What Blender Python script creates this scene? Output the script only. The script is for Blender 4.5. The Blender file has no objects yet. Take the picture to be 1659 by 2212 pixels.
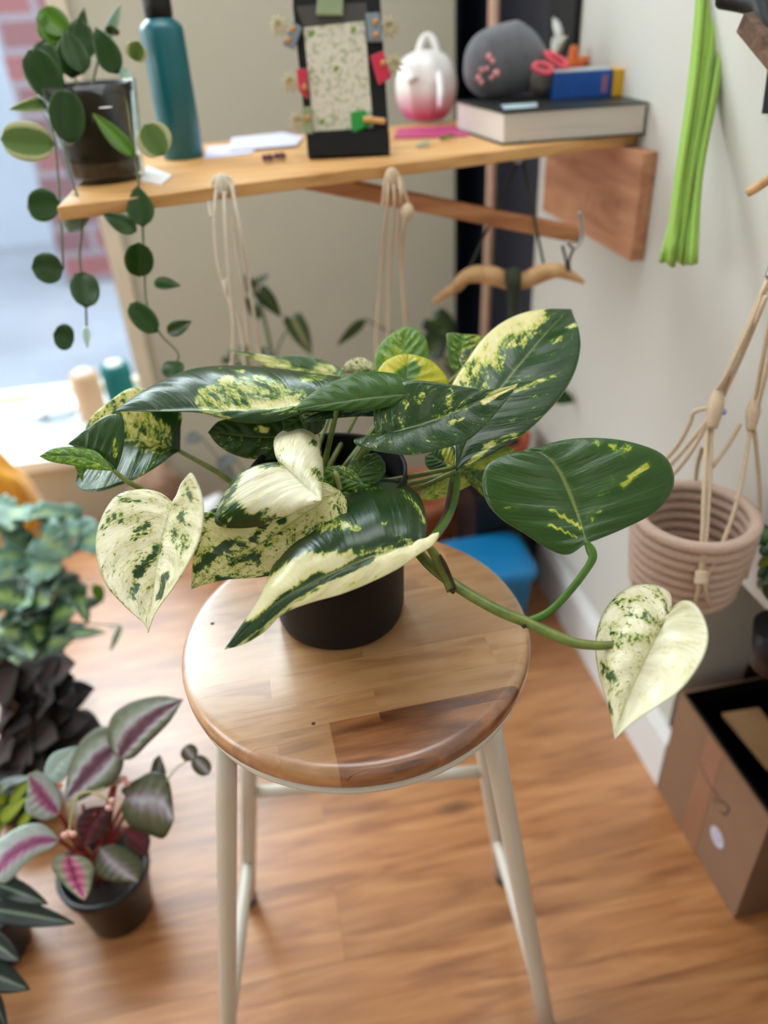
import bpy, bmesh, math, random
import numpy as np
from mathutils import Vector, Matrix, Euler, noise as mnoise
random.seed(7)
PI = math.pi
SC = bpy.context.scene
COL = SC.collection
# ------------------------------------------------------------ camera calibration (photo 1659 x 2212)
F = 1661.0; CX = 829.5; CY = 1106.0; H = 1.18
def _n(v): return v/np.linalg.norm(v)
_Z = -_n(np.array([150/F, -2494/F, -1.0]))
def _cam(px, py): return np.array([(px-CX)/F, -(py-CY)/F, -1.0])
def _hor(px):
    a = _cam(px, 0)@_Z; b = _cam(px, 1000)@_Z
    return -a/(b-a)*1000
_Y = _n(_cam(435, _hor(435))); _X = np.cross(_Y, _Z)
R = np.array([_X, _Y, _Z]); CAM = np.array([0, 0, H])
def ray(px, py): return R@_cam(px, py)
def P(px, py, d): return Vector(CAM + d*ray(px, py))          # point seen at a pixel, d metres in front of the lens
def onz(px, py, z): r = ray(px, py); return Vector(CAM + r*((z-H)/r[2]))
def onx(px, py, x): r = ray(px, py); return Vector(CAM + r*(x/r[0]))
def ony(px, py, y): r = ray(px, py); return Vector(CAM + r*(y/r[1]))
def proj(p):
    c = R.T@(np.array(p)-CAM); return CX-F*c[0]/c[2], CY+F*c[1]/c[2]
def zat(x, y, py):                                             # height on the upright line (x, y) seen at picture row py
    lo, hi = -0.5, 3.0
    for _ in range(40):
        m = (lo+hi)/2
        if proj((x, y, m))[1] > py: lo = m
        else: hi = m
    return lo
def dep(p): return float(-(R.T@(np.array(p)-CAM))[2])
cd = bpy.data.cameras.new('camera'); cam = bpy.data.objects.new('camera', cd); COL.objects.link(cam)
M4 = Matrix.Identity(4)
for i in range(3):
    for j in range(3): M4[i][j] = R[i][j]
M4[0][3], M4[1][3], M4[2][3] = CAM
cam.matrix_world = M4
cd.sensor_fit = 'VERTICAL'; cd.sensor_height = 36; cd.lens = 36*F/2212
cd.clip_start = .02
cd.dof.use_dof = True; cd.dof.focus_distance = .65; cd.dof.aperture_fstop = 2.5
SC.camera = cam
# ------------------------------------------------------------ helpers
def lin(c): return tuple(((x/255)/12.92 if x/255 <= .04045 else (((x/255)+.055)/1.055)**2.4) for x in c)
def srgb(r, g, b): return lin((r, g, b))+(1,)
def tag(o, label=None, cat=None, group=None, kind=None):
    if label: o['label'] = label
    if cat: o['category'] = cat
    if group: o['group'] = group
    if kind: o['kind'] = kind
    return o
def thing(name, label, cat, loc=(0, 0, 0), group=None):
    o = bpy.data.objects.new(name, None); COL.objects.link(o); o.location = loc; o.empty_display_size = .05
    return tag(o, label, cat, group)
def obj(name, bm, m, parent=None, smooth=False, bevel=0, label=None):
    me = bpy.data.meshes.new(name); bm.normal_update(); bm.to_mesh(me); bm.free()
    me.materials.append(m)
    if smooth: me.shade_smooth()
    o = bpy.data.objects.new(name, me); COL.objects.link(o)
    if parent is not None:
        loc = Vector((0, 0, 0)); q = parent
        while q is not None: loc += q.location; q = q.parent
        me.transform(Matrix.Translation(-loc)); o.parent = parent
    if bevel:
        b = o.modifiers.new('b', 'BEVEL'); b.width = bevel; b.segments = 3; b.limit_method = 'ANGLE'; b.angle_limit = math.radians(35)
    if label: o['label'] = label
    return o
def struct(name, bm, m): return tag(obj(name, bm, m), kind='structure')
def B(): return bmesh.new()
def box(bm, lo, hi):
    (x0, y0, z0), (x1, y1, z1) = lo, hi
    v = [bm.verts.new(p) for p in ((x0,y0,z0),(x1,y0,z0),(x1,y1,z0),(x0,y1,z0),(x0,y0,z1),(x1,y0,z1),(x1,y1,z1),(x0,y1,z1))]
    for f in ((0,3,2,1),(4,5,6,7),(0,1,5,4),(1,2,6,5),(2,3,7,6),(3,0,4,7)): bm.faces.new([v[i] for i in f])
    return bm
def hexa(bm, pts):                                             # eight corners: bottom four, then top four
    v = [bm.verts.new(p) for p in pts]
    for f in ((0,3,2,1),(4,5,6,7),(0,1,5,4),(1,2,6,5),(2,3,7,6),(3,0,4,7)): bm.faces.new([v[i] for i in f])
    bmesh.ops.recalc_face_normals(bm, faces=bm.faces); return bm
def slab(bm, quad, z0, z1):
    return hexa(bm, [(p[0], p[1], z0) for p in quad]+[(p[0], p[1], z1) for p in quad])
def lathe(bm, c, prof, seg=48, cap=True):
    rings = []
    for r, z in prof:
        rings.append([bm.verts.new((c[0]+r*math.cos(2*PI*k/seg), c[1]+r*math.sin(2*PI*k/seg), c[2]+z)) for k in range(seg)])
    for a, b in zip(rings, rings[1:]):
        for k in range(seg): bm.faces.new((a[k], a[(k+1) % seg], b[(k+1) % seg], b[k]))
    if cap:
        bm.faces.new(rings[0][::-1]); bm.faces.new(rings[-1])
    return bm
def crom(pts, n):                                              # Catmull-Rom through rows of equal-length tuples
    pts = np.array(pts, float); out = []
    N = len(pts)
    if N == 2: return np.array([pts[0]*(1-t)+pts[1]*t for t in np.linspace(0, 1, n)])
    for s in np.linspace(0, N-1, n):
        i = min(int(s), N-2); t = s-i
        p0 = pts[i-1] if i > 0 else 2*pts[0]-pts[1]
        p1, p2 = pts[i], pts[i+1]
        p3 = pts[i+2] if i+2 < N else 2*pts[-1]-pts[-2]
        out.append(.5*((2*p1)+(p2-p0)*t+(2*p0-5*p1+4*p2-p3)*t*t+(3*p1-p0-3*p2+p3)*t**3))
    return np.array(out)
def tube(bm, pts, rad, seg=8, n=None, smooth=True, closed=False):
    pts = [tuple(p) for p in pts]
    if n is None: n = max(2, (len(pts)-1)*6+1)
    if isinstance(rad, (int, float)): rad = [rad]*len(pts)
    q = [p+(r,) for p, r in zip(pts, rad)]
    c = crom(q, n) if smooth and len(q) > 2 else (crom(q, n) if len(q) == 2 else np.array(q))
    prev = None; rings = []
    for i in range(len(c)):
        t = Vector(c[min(i+1, len(c)-1)][:3])-Vector(c[max(i-1, 0)][:3])
        if t.length < 1e-9: t = Vector((0, 0, 1))
        t.normalize()
        if prev is None: prev = t.orthogonal().normalized()
        a = (prev-t*prev.dot(t)); a = a.normalized() if a.length > 1e-6 else t.orthogonal().normalized()
        prev = a; b = t.cross(a)
        rings.append([bm.verts.new(Vector(c[i][:3])+(a*math.cos(2*PI*k/seg)+b*math.sin(2*PI*k/seg))*max(c[i][3], 1e-5)) for k in range(seg)])
    for a, b in zip(rings, rings[1:]):
        for k in range(seg): bm.faces.new((a[k], a[(k+1) % seg], b[(k+1) % seg], b[k]))
    bm.faces.new(rings[0][::-1]); bm.faces.new(rings[-1])
    return bm
def ball(bm, c, r, sx=1, sy=1, sz=1, sub=2):
    m = Matrix.Translation(c) @ Matrix.Diagonal((r*sx, r*sy, r*sz, 1))
    bmesh.ops.create_icosphere(bm, subdivisions=sub, radius=1, matrix=m); return bm
# ------------------------------------------------------------ materials
def newmat(name):
    m = bpy.data.materials.new(name); m.use_nodes = True
    return m, m.node_tree.nodes, m.node_tree.links, m.node_tree.nodes['Principled BSDF']
def mat(name, col, rough=.55, metal=0, var=.12, scale=30, bump=.0, spec=.5, trans=0, sheen=0, coat=0, stretch=(1, 1, 1)):
    m, N, L, p = newmat(name)
    p.inputs['Roughness'].default_value = rough; p.inputs['Metallic'].default_value = metal
    p.inputs['Specular IOR Level'].default_value = spec
    p.inputs['Sheen Weight'].default_value = sheen; p.inputs['Coat Weight'].default_value = coat
    tc = N.new('ShaderNodeTexCoord'); mp = N.new('ShaderNodeMapping'); mp.inputs['Scale'].default_value = stretch
    L.new(tc.outputs['Object'], mp.inputs['Vector'])
    nz = N.new('ShaderNodeTexNoise'); nz.inputs['Scale'].default_value = scale; nz.inputs['Detail'].default_value = 4
    L.new(mp.outputs['Vector'], nz.inputs['Vector'])
    mr = N.new('ShaderNodeMapRange'); mr.inputs['From Min'].default_value = .3; mr.inputs['From Max'].default_value = .7
    mr.inputs['To Min'].default_value = 1-var; mr.inputs['To Max'].default_value = 1+var
    L.new(nz.outputs['Fac'], mr.inputs['Value'])
    mx = N.new('ShaderNodeMix'); mx.data_type = 'RGBA'; mx.blend_type = 'MULTIPLY'; mx.inputs['Factor'].default_value = 1
    mx.inputs['A'].default_value = srgb(*col); L.new(mr.outputs['Result'], mx.inputs['B'])
    L.new(mx.outputs['Result'], p.inputs['Base Color'])
    if bump:
        bp = N.new('ShaderNodeBump'); bp.inputs['Strength'].default_value = bump; bp.inputs['Distance'].default_value = .002
        L.new(nz.outputs['Fac'], bp.inputs['Height']); L.new(bp.outputs['Normal'], p.inputs['Normal'])
    if trans:
        tr = N.new('ShaderNodeBsdfTranslucent'); L.new(mx.outputs['Result'], tr.inputs['Color'])
        ms = N.new('ShaderNodeMixShader'); ms.inputs['Fac'].default_value = trans
        L.new(p.outputs['BSDF'], ms.inputs[1]); L.new(tr.outputs['BSDF'], ms.inputs[2])
        L.new(ms.outputs['Shader'], N['Material Output'].inputs['Surface'])
    return m
def wood(name, c1, c2, c3, grain=(1.2, 14, 14), scale=6, rough=.35, rot=0, knots=0, plank=None, spec=.5, coat=0):
    m, N, L, p = newmat(name)
    tc = N.new('ShaderNodeTexCoord'); mp = N.new('ShaderNodeMapping'); mp.inputs['Rotation'].default_value = (0, 0, rot)
    L.new(tc.outputs['Object'], mp.inputs['Vector'])
    vec = mp.outputs['Vector']
    if plank:
        br = N.new('ShaderNodeTexBrick'); br.inputs['Scale'].default_value = 1
        br.inputs['Brick Width'].default_value = plank[0]; br.inputs['Row Height'].default_value = plank[1]
        br.inputs['Mortar Size'].default_value = plank[2]; br.inputs['Mortar Smooth'].default_value = .3
        br.inputs['Color1'].default_value = (0, 0, 0, 1); br.inputs['Color2'].default_value = (1, 1, 1, 1); br.inputs['Mortar'].default_value = (.5, .5, .5, 1)
        br.offset = .37
        L.new(vec, br.inputs['Vector'])
        cmb = N.new('ShaderNodeVectorMath'); cmb.operation = 'MULTIPLY_ADD'; cmb.inputs[1].default_value = (3.1, 2.3, 7.7)
        L.new(br.outputs['Color'], cmb.inputs[0]); L.new(vec, cmb.inputs[2])
        gv = cmb.outputs['Vector']
    else: gv = vec
    mg = N.new('ShaderNodeMapping'); mg.inputs['Scale'].default_value = grain; L.new(gv, mg.inputs['Vector'])
    n1 = N.new('ShaderNodeTexNoise'); n1.inputs['Scale'].default_value = scale; n1.inputs['Detail'].default_value = 6; n1.inputs['Distortion'].default_value = .8
    L.new(mg.outputs['Vector'], n1.inputs['Vector'])
    cr = N.new('ShaderNodeValToRGB'); e = cr.color_ramp.elements
    e[0].position = .32; e[0].color = srgb(*c3); e[1].position = .68; e[1].color = srgb(*c1)
    k = cr.color_ramp.elements.new(.47); k.color = srgb(*c2)
    L.new(n1.outputs['Fac'], cr.inputs['Fac']); out = cr.outputs['Color']
    if plank:
        mr = N.new('ShaderNodeMapRange'); mr.inputs['To Min'].default_value = plank[3]; mr.inputs['To Max'].default_value = plank[4]
        L.new(br.outputs['Color'], mr.inputs['Value'])
        mx = N.new('ShaderNodeMix'); mx.data_type = 'RGBA'; mx.blend_type = 'MULTIPLY'; mx.inputs['Factor'].default_value = 1
        L.new(out, mx.inputs['A']); L.new(mr.outputs['Result'], mx.inputs['B']); out = mx.outputs['Result']
        mx = N.new('ShaderNodeMix'); mx.data_type = 'RGBA'; mx.inputs['B'].default_value = srgb(*[c*.6 for c in c3])
        sm = N.new('ShaderNodeMath'); sm.operation = 'MULTIPLY'; sm.inputs[1].default_value = plank[5]; L.new(br.outputs['Fac'], sm.inputs[0])
        L.new(sm.outputs[0], mx.inputs['Factor']); L.new(out, mx.inputs['A']); out = mx.outputs['Result']
    if knots:
        mk = N.new('ShaderNodeMapping'); mk.inputs['Scale'].default_value = (1, 2.2, 1); L.new(vec, mk.inputs['Vector'])
        vo = N.new('ShaderNodeTexVoronoi'); vo.inputs['Scale'].default_value = knots; vo.inputs['Randomness'].default_value = 1
        L.new(mk.outputs['Vector'], vo.inputs['Vector'])
        kr = N.new('ShaderNodeMapRange'); kr.inputs['From Min'].default_value = .03; kr.inputs['From Max'].default_value = .14; kr.inputs['To Min'].default_value = .75; kr.inputs['To Max'].default_value = 0
        L.new(vo.outputs['Distance'], kr.inputs['Value'])
        mx = N.new('ShaderNodeMix'); mx.data_type = 'RGBA'; mx.inputs['B'].default_value = srgb(*[c*.55 for c in c3])
        L.new(kr.outputs['Result'], mx.inputs['Factor']); L.new(out, mx.inputs['A']); out = mx.outputs['Result']
    L.new(out, p.inputs['Base Color']); p.inputs['Roughness'].default_value = rough; p.inputs['Specular IOR Level'].default_value = spec
    p.inputs['Coat Weight'].default_value = coat; p.inputs['Coat Roughness'].default_value = .3; p.inputs['Coat IOR'].default_value = 1.5
    bp = N.new('ShaderNodeBump'); bp.inputs['Strength'].default_value = .12; bp.inputs['Distance'].default_value = .0006
    L.new(n1.outputs['Fac'], bp.inputs['Height']); L.new(bp.outputs['Normal'], p.inputs['Normal'])
    return m
def glassy(name, col=(235, 240, 240), rough=.05, alpha=.12):
    m, N, L, p = newmat(name)
    g = N.new('ShaderNodeBsdfGlossy'); g.inputs['Roughness'].default_value = rough
    t = N.new('ShaderNodeBsdfTransparent'); t.inputs['Color'].default_value = srgb(*col)
    lw = N.new('ShaderNodeLayerWeight'); lw.inputs['Blend'].default_value = .35
    mr = N.new('ShaderNodeMapRange'); mr.inputs['To Min'].default_value = alpha*.4; mr.inputs['To Max'].default_value = min(1, alpha*4)
    L.new(lw.outputs['Facing'], mr.inputs['Value'])
    nz = N.new('ShaderNodeTexNoise'); nz.inputs['Scale'].default_value = 3
    ms = N.new('ShaderNodeMixShader'); L.new(mr.outputs['Result'], ms.inputs['Fac']); L.new(t.outputs[0], ms.inputs[1]); L.new(g.outputs[0], ms.inputs[2])
    L.new(ms.outputs[0], N['Material Output'].inputs['Surface'])
    return m
# pothos leaf: dark green with lime and cream variegation drawn along the side veins
def pothos_material():
    m, N, L, p = newmat('pothos_leaf')
    uv = N.new('ShaderNodeUVMap'); uv.uv_map = 'UVMap'
    sp = N.new('ShaderNodeSeparateXYZ'); L.new(uv.outputs['UV'], sp.inputs[0])
    def att(n):
        a = N.new('ShaderNodeAttribute'); a.attribute_name = n; return a.outputs['Fac']
    pat, young, seed, flat, amp, lime = att('pat'), att('young'), att('seed'), att('fine'), att('amp'), att('lime')
    def math_(op, a, b=None, c=None):
        x = N.new('ShaderNodeMath'); x.operation = op
        for i, v in enumerate((a, b, c)):
            if v is None: continue
            if isinstance(v, (int, float)): x.inputs[i].default_value = v
            else: L.new(v, x.inputs[i])
        return x.outputs[0]
    u, v = sp.outputs[0], sp.outputs[1]           # u 0..1 across (0.5 midrib), v along
    au = math_('ABSOLUTE', math_('MULTIPLY_ADD', u, 2, -1))
    q = math_('SUBTRACT', v, math_('MULTIPLY', math_('POWER', au, 1.3), .16))
    side = math_('MULTIPLY', math_('GREATER_THAN', u, .5), 9.0)
    def nz(sx, sy, det, dist, off):
        cb = N.new('ShaderNodeCombineXYZ')
        L.new(math_('MULTIPLY', q, sx), cb.inputs[0]); L.new(math_('MULTIPLY', au, sy), cb.inputs[1]); L.new(math_('ADD', math_('ADD', side, seed), off), cb.inputs[2])
        n = N.new('ShaderNodeTexNoise'); n.inputs['Scale'].default_value = 1; n.inputs['Detail'].default_value = det; n.inputs['Distortion'].default_value = dist
        n.inputs['Roughness'].default_value = .62
        L.new(cb.outputs[0], n.inputs['Vector']); return n.outputs['Fac']
    big = nz(16, 3.4, 3, .5, 0); small = nz(52, 9, 4, .8, 3.3); tiny = nz(120, 42, 2, .4, 5.1)
    t = math_('ADD', pat, math_('MULTIPLY', amp, math_('MULTIPLY', math_('SUBTRACT', big, .5), 1.35)))
    t = math_('ADD', t, math_('MULTIPLY', amp, math_('MULTIPLY', math_('SUBTRACT', small, .5), 1.0)))
    t = math_('ADD', t, math_('MULTIPLY', math_('SUBTRACT', tiny, .5), .3))
    fl1 = nz(64, 13, 2, .6, 9.1)
    sk = N.new('ShaderNodeMapRange'); sk.inputs['From Min'].default_value = .60; sk.inputs['From Max'].default_value = .68; sk.inputs['To Max'].default_value = .42; L.new(fl1, sk.inputs['Value'])
    t = math_('SUBTRACT', t, math_('MULTIPLY', flat, sk.outputs[0]))
    cr = N.new('ShaderNodeValToRGB'); cr.color_ramp.interpolation = 'LINEAR'
    E = cr.color_ramp.elements
    E[0].position = 0; E[0].color = srgb(24, 58, 20); E[1].position = 1; E[1].color = srgb(238, 236, 212)
    for pos, c in ((.36, (34, 72, 28)), (.43, (50, 92, 34)), (.455, (96, 130, 52)), (.51, (140, 160, 76)), (.54, (184, 190, 108)), (.60, (208, 208, 150)), (.70, (226, 222, 182))):
        e = E.new(pos); e.color = srgb(*c)
    L.new(t, cr.inputs['Fac'])
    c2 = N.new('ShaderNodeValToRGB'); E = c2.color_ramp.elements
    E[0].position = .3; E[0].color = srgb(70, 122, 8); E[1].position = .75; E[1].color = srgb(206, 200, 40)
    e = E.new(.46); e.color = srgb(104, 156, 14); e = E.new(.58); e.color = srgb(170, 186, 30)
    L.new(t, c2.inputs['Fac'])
    c3 = N.new('ShaderNodeValToRGB'); E = c3.color_ramp.elements
    E[0].position = .0; E[0].color = srgb(26, 66, 8); E[1].position = .85; E[1].color = srgb(232, 226, 160)
    for pos, c in ((.38, (36, 82, 8)), (.46, (64, 112, 18)), (.50, (140, 168, 34)), (.56, (196, 200, 62)), (.66, (220, 214, 110))):
        e = E.new(pos); e.color = srgb(*c)
    L.new(t, c3.inputs['Fac'])
    ml = N.new('ShaderNodeMix'); ml.data_type = 'RGBA'; L.new(lime, ml.inputs['Factor']); L.new(cr.outputs['Color'], ml.inputs['A']); L.new(c3.outputs['Color'], ml.inputs['B'])
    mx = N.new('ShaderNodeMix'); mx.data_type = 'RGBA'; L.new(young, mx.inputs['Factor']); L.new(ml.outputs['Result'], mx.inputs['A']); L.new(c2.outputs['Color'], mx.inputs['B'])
    # pale midrib
    mr = N.new('ShaderNodeMapRange'); mr.inputs['From Min'].default_value = .008; mr.inputs['From Max'].default_value = .03; mr.inputs['To Min'].default_value = .65; mr.inputs['To Max'].default_value = 0
    L.new(au, mr.inputs['Value'])
    mm = N.new('ShaderNodeMix'); mm.data_type = 'RGBA'; L.new(math_('MULTIPLY', mr.outputs[0], math_('SUBTRACT', 1, math_('MULTIPLY', v, .6))), mm.inputs['Factor'])
    L.new(mx.outputs['Result'], mm.inputs['A']); mm.inputs['B'].default_value = srgb(170, 180, 90)
    # thin pale margin
    me = N.new('ShaderNodeMapRange'); me.inputs['From Min'].default_value = .975; me.inputs['From Max'].default_value = .995; me.inputs['To Max'].default_value = .45
    L.new(au, me.inputs['Value'])
    m3 = N.new('ShaderNodeMix'); m3.data_type = 'RGBA'; L.new(me.outputs[0], m3.inputs['Factor']); L.new(mm.outputs['Result'], m3.inputs['A']); m3.inputs['B'].default_value = srgb(150, 170, 120)
    colr = m3.outputs['Result']
    L.new(colr, p.inputs['Base Color']); p.inputs['Roughness'].default_value = .3; p.inputs['Specular IOR Level'].default_value = .6
    p.inputs['Coat Weight'].default_value = .2; p.inputs['Coat Roughness'].default_value = .2
    vein = nz(34, 1.2, 2, .2, 7.7)
    hb = math_('ADD', math_('MULTIPLY', vein, 1.0), math_('MULTIPLY', small, .25))
    bp = N.new('ShaderNodeBump'); bp.inputs['Strength'].default_value = .55; bp.inputs['Distance'].default_value = .0016
    L.new(hb, bp.inputs['Height']); L.new(bp.outputs['Normal'], p.inputs['Normal'])
    tr = N.new('ShaderNodeBsdfTranslucent'); hs = N.new('ShaderNodeHueSaturation'); hs.inputs['Saturation'].default_value = 1.15; hs.inputs['Value'].default_value = 1.5
    L.new(colr, hs.inputs['Color']); L.new(hs.outputs['Color'], tr.inputs['Color'])
    ms = N.new('ShaderNodeMixShader'); ms.inputs['Fac'].default_value = .26
    L.new(p.outputs['BSDF'], ms.inputs[1]); L.new(tr.outputs['BSDF'], ms.inputs[2]); L.new(ms.outputs[0], N['Material Output'].inputs['Surface'])
    return m
M_LEAF = pothos_material()
def smooth01(x): x = max(0, min(1, x)); return x*x*(3-2*x)
def segd(p, a, b):
    ax, ay = a; bx, by = b; dx, dy = bx-ax, by-ay; l = dx*dx+dy*dy
    t = 0 if l == 0 else max(0, min(1, ((p[0]-ax)*dx+(p[1]-ay)*dy)/l))
    return math.hypot(p[0]-ax-t*dx, p[1]-ay-t*dy)
LSEED = [0]
def blade(parent, rows, d0, d1, sL=0.0, sR=0.0, base=(.2, .2), strokes=(), young=0, bulge=.03, nrow=56, nc=14, ripple=.0009, curl=(0, 0), dmid=0, label=None, seed=None, amp=1, lime=0, fine=0):
    """rows: (mid x,y, left x,y, right x,y) read off the photo; d0..d1 distance of the midrib from base to tip; sL/sR how steeply
    each half slopes away (+) or towards (-) the lens, per metre; curl adds curvature of each half."""
    LSEED[0] += 1; seed = LSEED[0]*3.7 if seed is None else seed
    rr = []
    n = len(rows)
    for i, r in enumerate(rows):
        r = tuple(r)
        if len(r) == 2: r = r*3
        t = i/(n-1); d = d0+(d1-d0)*t+dmid*math.sin(PI*t)
        rr.append(r+(d,))
    c = crom(rr, nrow)
    bm = bmesh.new(); uvl = bm.loops.layers.uv.new('UVMap')
    la = [bm.verts.layers.float.new(k) for k in ('pat', 'young', 'seed', 'fine', 'amp', 'lime')]
    V = []; UV = {}
    W = []
    for i in range(nrow):
        mx, my, lx, ly, rx, ry, d = c[i]; row = []
        m = P(mx, my, d)
        for side, (ex, ey), s, cu in ((-1, (lx, ly), sL, curl[0]), (1, (rx, ry), sR, curl[1])):
            L_ = math.hypot(ex-mx, ey-my)/F*d
            if isinstance(s, tuple): s = s[0]+(s[1]-s[0])*i/(nrow-1)
            for k in (range(nc, 0, -1) if side < 0 else range(0, nc+1)):
                a = k/nc
                x = mx+(ex-mx)*a; y = my+(ey-my)*a
                dd = d+s*L_*a+cu*L_*a*a
                row.append((P(x, y, dd), side*a, (x, y), L_))
        W.append(row)
    for i in range(nrow):
        v = i/(nrow-1); row = []
        for j, (p, u, pxy, L_) in enumerate(W[i]):
            a = W[max(i-1, 0)][j][0]; b = W[min(i+1, nrow-1)][j][0]
            e = W[i][max(j-1, 0)][0]; f = W[i][min(j+1, 2*nc)][0]
            nn = (b-a).cross(f-e)
            to = Vector(CAM)-p
            if nn.length < 1e-12: nn = to.normalized()
            else:
                nn.normalize()
                if nn.dot(to) < 0: nn = -nn
            au = abs(u)
            h = bulge*L_*4*au*(1-au)*(1 if True else 0)
            h += ripple*math.sin((v-.16*au)*46+seed+(2 if u > 0 else 0))*math.sin(PI*min(1, au*1.15))**.7*min(1, L_/.02)
            h -= .0008*math.exp(-(au/.07)**2)*min(1, L_/.01)
            row.append(p+nn*h)
        V.append([bm.verts.new(q) for q in row])
        for j, vt in enumerate(V[-1]):
            u = W[i][j][1]; pxy = W[i][j][2]
            val = base[0] if u < 0 else base[1]
            if u == 0: val = (base[0]+base[1])/2
            for st in strokes:
                pl, w, dl = st
                if len(pl) == 1: dd = math.hypot(pxy[0]-pl[0][0], pxy[1]-pl[0][1])
                else: dd = min(segd(pxy, pl[k], pl[k+1]) for k in range(len(pl)-1))
                f = 1-smooth01((dd-w*.5)/(w*.7))
                if f > 0: val = val*(1-f)+dl*f
            vt[la[0]] = val; vt[la[1]] = young; vt[la[2]] = seed; vt[la[3]] = fine[0 if u < 0 else 1] if isinstance(fine, tuple) else fine; vt[la[4]] = amp; vt[la[5]] = lime
            UV[vt] = ((u+1)/2, v)
    for i in range(nrow-1):
        for j in range(2*nc):
            fc = bm.faces.new((V[i][j], V[i][j+1], V[i+1][j+1], V[i+1][j]))
            for lp in fc.loops: lp[uvl].uv = UV[lp.vert]
    bmesh.ops.remove_doubles(bm, verts=bm.verts, dist=.00008)
    o = obj('leaf', bm, M_LEAF, parent, smooth=True, label=label)
    sd = o.modifiers.new('s', 'SOLIDIFY'); sd.thickness = .0005; sd.offset = 0
    return o
# ============================================================ THE ROOM
WB = 1.93; WX = -.265; SZ = .217; GY = 2.33
M_wall = mat('wall_paint', (202, 201, 194), .6, var=.02, scale=3, bump=.05)
M_wallb = mat('wall_paint_beige', (198, 196, 178), .6, var=.02, scale=3, bump=.05)
M_white = mat('white_gloss_trim', (232, 232, 232), .35, var=.02, scale=5)
M_sill = mat('white_sill', (245, 246, 248), .3, var=.01)
M_cream = mat('cream_trim', (226, 216, 194), .5, var=.03)
M_floor = wood('floor_boards', (202, 144, 92), (180, 120, 72), (148, 94, 54), grain=(1.1, 9, 9), scale=5, rough=.36, knots=3.3, plank=(1.15, .118, .0010, .86, 1.1, .3), spec=.5, coat=.95)
struct('floor', box(B(), (-2.4, -1.8, -.06), (1.6, WB, 0)), M_floor)
struct('ceiling', box(B(), (-2.4, -1.8, 2.7), (1.6, 2.5, 2.76)), M_white)
bm = B(); box(bm, (.6, 1.51, 0), (.72, 1.53, 2.7)); box(bm, (.6, .79, 0), (.72, 1.51, 2.7)); box(bm, (.6, -1.8, .5), (.72, .79, 2.7)); box(bm, (.6, -1.8, 0), (.72, .1, .5)); box(bm, (.72, .79, .24), (1.24, .83, .5))
struct('wall_right', bm, M_wall)
struct('wall_front', box(B(), (-2.4, -1.9, 0), (1.6, -1.8, 2.7)), M_wall)
bm = B(); box(bm, (WX, WB, 0), (.12, 2.4, 1.70)); box(bm, (.12, WB, 0), (.541, 2.4, 2.7)); box(bm, (WX, WB, 2.45), (.12, WB+.1, 2.7)); box(bm, (-2.4, WB, 0), (WX, WB+.04, SZ-.02)); box(bm, (-2.4, WB, 2.45), (WX, GY+.05, 2.7))
struct('wall_back', bm, M_wallb)
bm = B(); box(bm, (-2.4, WB-.02, SZ-.03), (WX, GY+.05, SZ)); struct('trim_1', bm, M_sill)
bm = B(); box(bm, (WX-.034, WB-.012, SZ), (WX+.004, WB+.02, 2.45)); struct('trim_2', bm, M_cream)
bm = B()
for x in (-2.38, -1.35, WX-.03): box(bm, (x, GY-.02, SZ), (x+.03, GY+.02, 2.45))
box(bm, (-2.4, GY-.02, SZ), (WX, GY+.02, SZ+.03)); box(bm, (-2.4, GY-.02, 2.42), (WX, GY+.02, 2.45))
w = struct('window_1', bm, M_cream)
obj('pane', box(B(), (-2.4, GY-.003, SZ), (WX, GY+.003, 2.45)), glassy('window_glass', alpha=.03), w)
bm = B()
for z in (1.70, 2.42): box(bm, (WX-.02, WB+.03, z), (.12, WB+.08, z+.03))
w = struct('added_transom', bm, M_cream)  # unseen transom opening, added so that sky light sheens the seat
obj('pane', box(B(), (WX, WB+.05, 1.73), (.12, WB+.056, 2.42)), glassy('added_transom_glass', alpha=.03), w)
bm = B()
for y in (-1.8, -.6, .6, 1.88): box(bm, (-2.42, y, 0), (-2.38, y+.05, 2.7))
box(bm, (-2.42, -1.8, 0), (-2.38, 1.93, .9)); box(bm, (-2.42, -1.8, 2.3), (-2.38, 1.93, 2.7)); box(bm, (-2.42, -1.8, .9), (-2.38, -.1, 2.3)); box(bm, (-2.42, 1.0, .9), (-2.38, 1.93, 2.3))
w = struct('window_2', bm, M_cream)
obj('pane', box(B(), (-2.403, -1.8, .25), (-2.397, 1.93, 2.5)), glassy('window_glass_side', alpha=.03), w)
bm = B()
box(bm, (.585, .765, 0), (.6, 1.51, .105)); hexa(bm, [(.585, .765, .105), (.6, .765, .105), (.6, 1.51, .105), (.585, 1.51, .105), (.594, .765, .128), (.6, .765, .128), (.6, 1.51, .128), (.594, 1.51, .128)])
struct('baseboard_right', bm, M_white)
M_navy = mat('navy_door_paint', (16, 24, 44), .5, var=.15)
bm = B(); box(bm, (.615, 1.53, 0), (.66, 2.3, 2.7)); d = struct('door_1', bm, M_navy)
bm = B(); box(bm, (.541, WB+.21, 0), (.66, WB+.26, 2.7)); struct('trim_3', bm, M_navy)
# dark low recess in the right wall, where the cartons stand
M_dkwood = wood('dark_cupboard_wood', (78, 46, 28), (56, 32, 20), (34, 20, 12), rough=.5)
bm = B(); box(bm, (1.2, .08, 0), (1.24, .79, .5)); box(bm, (.72, .79, 0), (1.24, .83, .24)); box(bm, (.72, .06, 0), (1.24, .10, .5)); box(bm, (.72, .06, .5), (1.24, .83, .52))
struct('trim_4', bm, M_dkwood)
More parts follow.
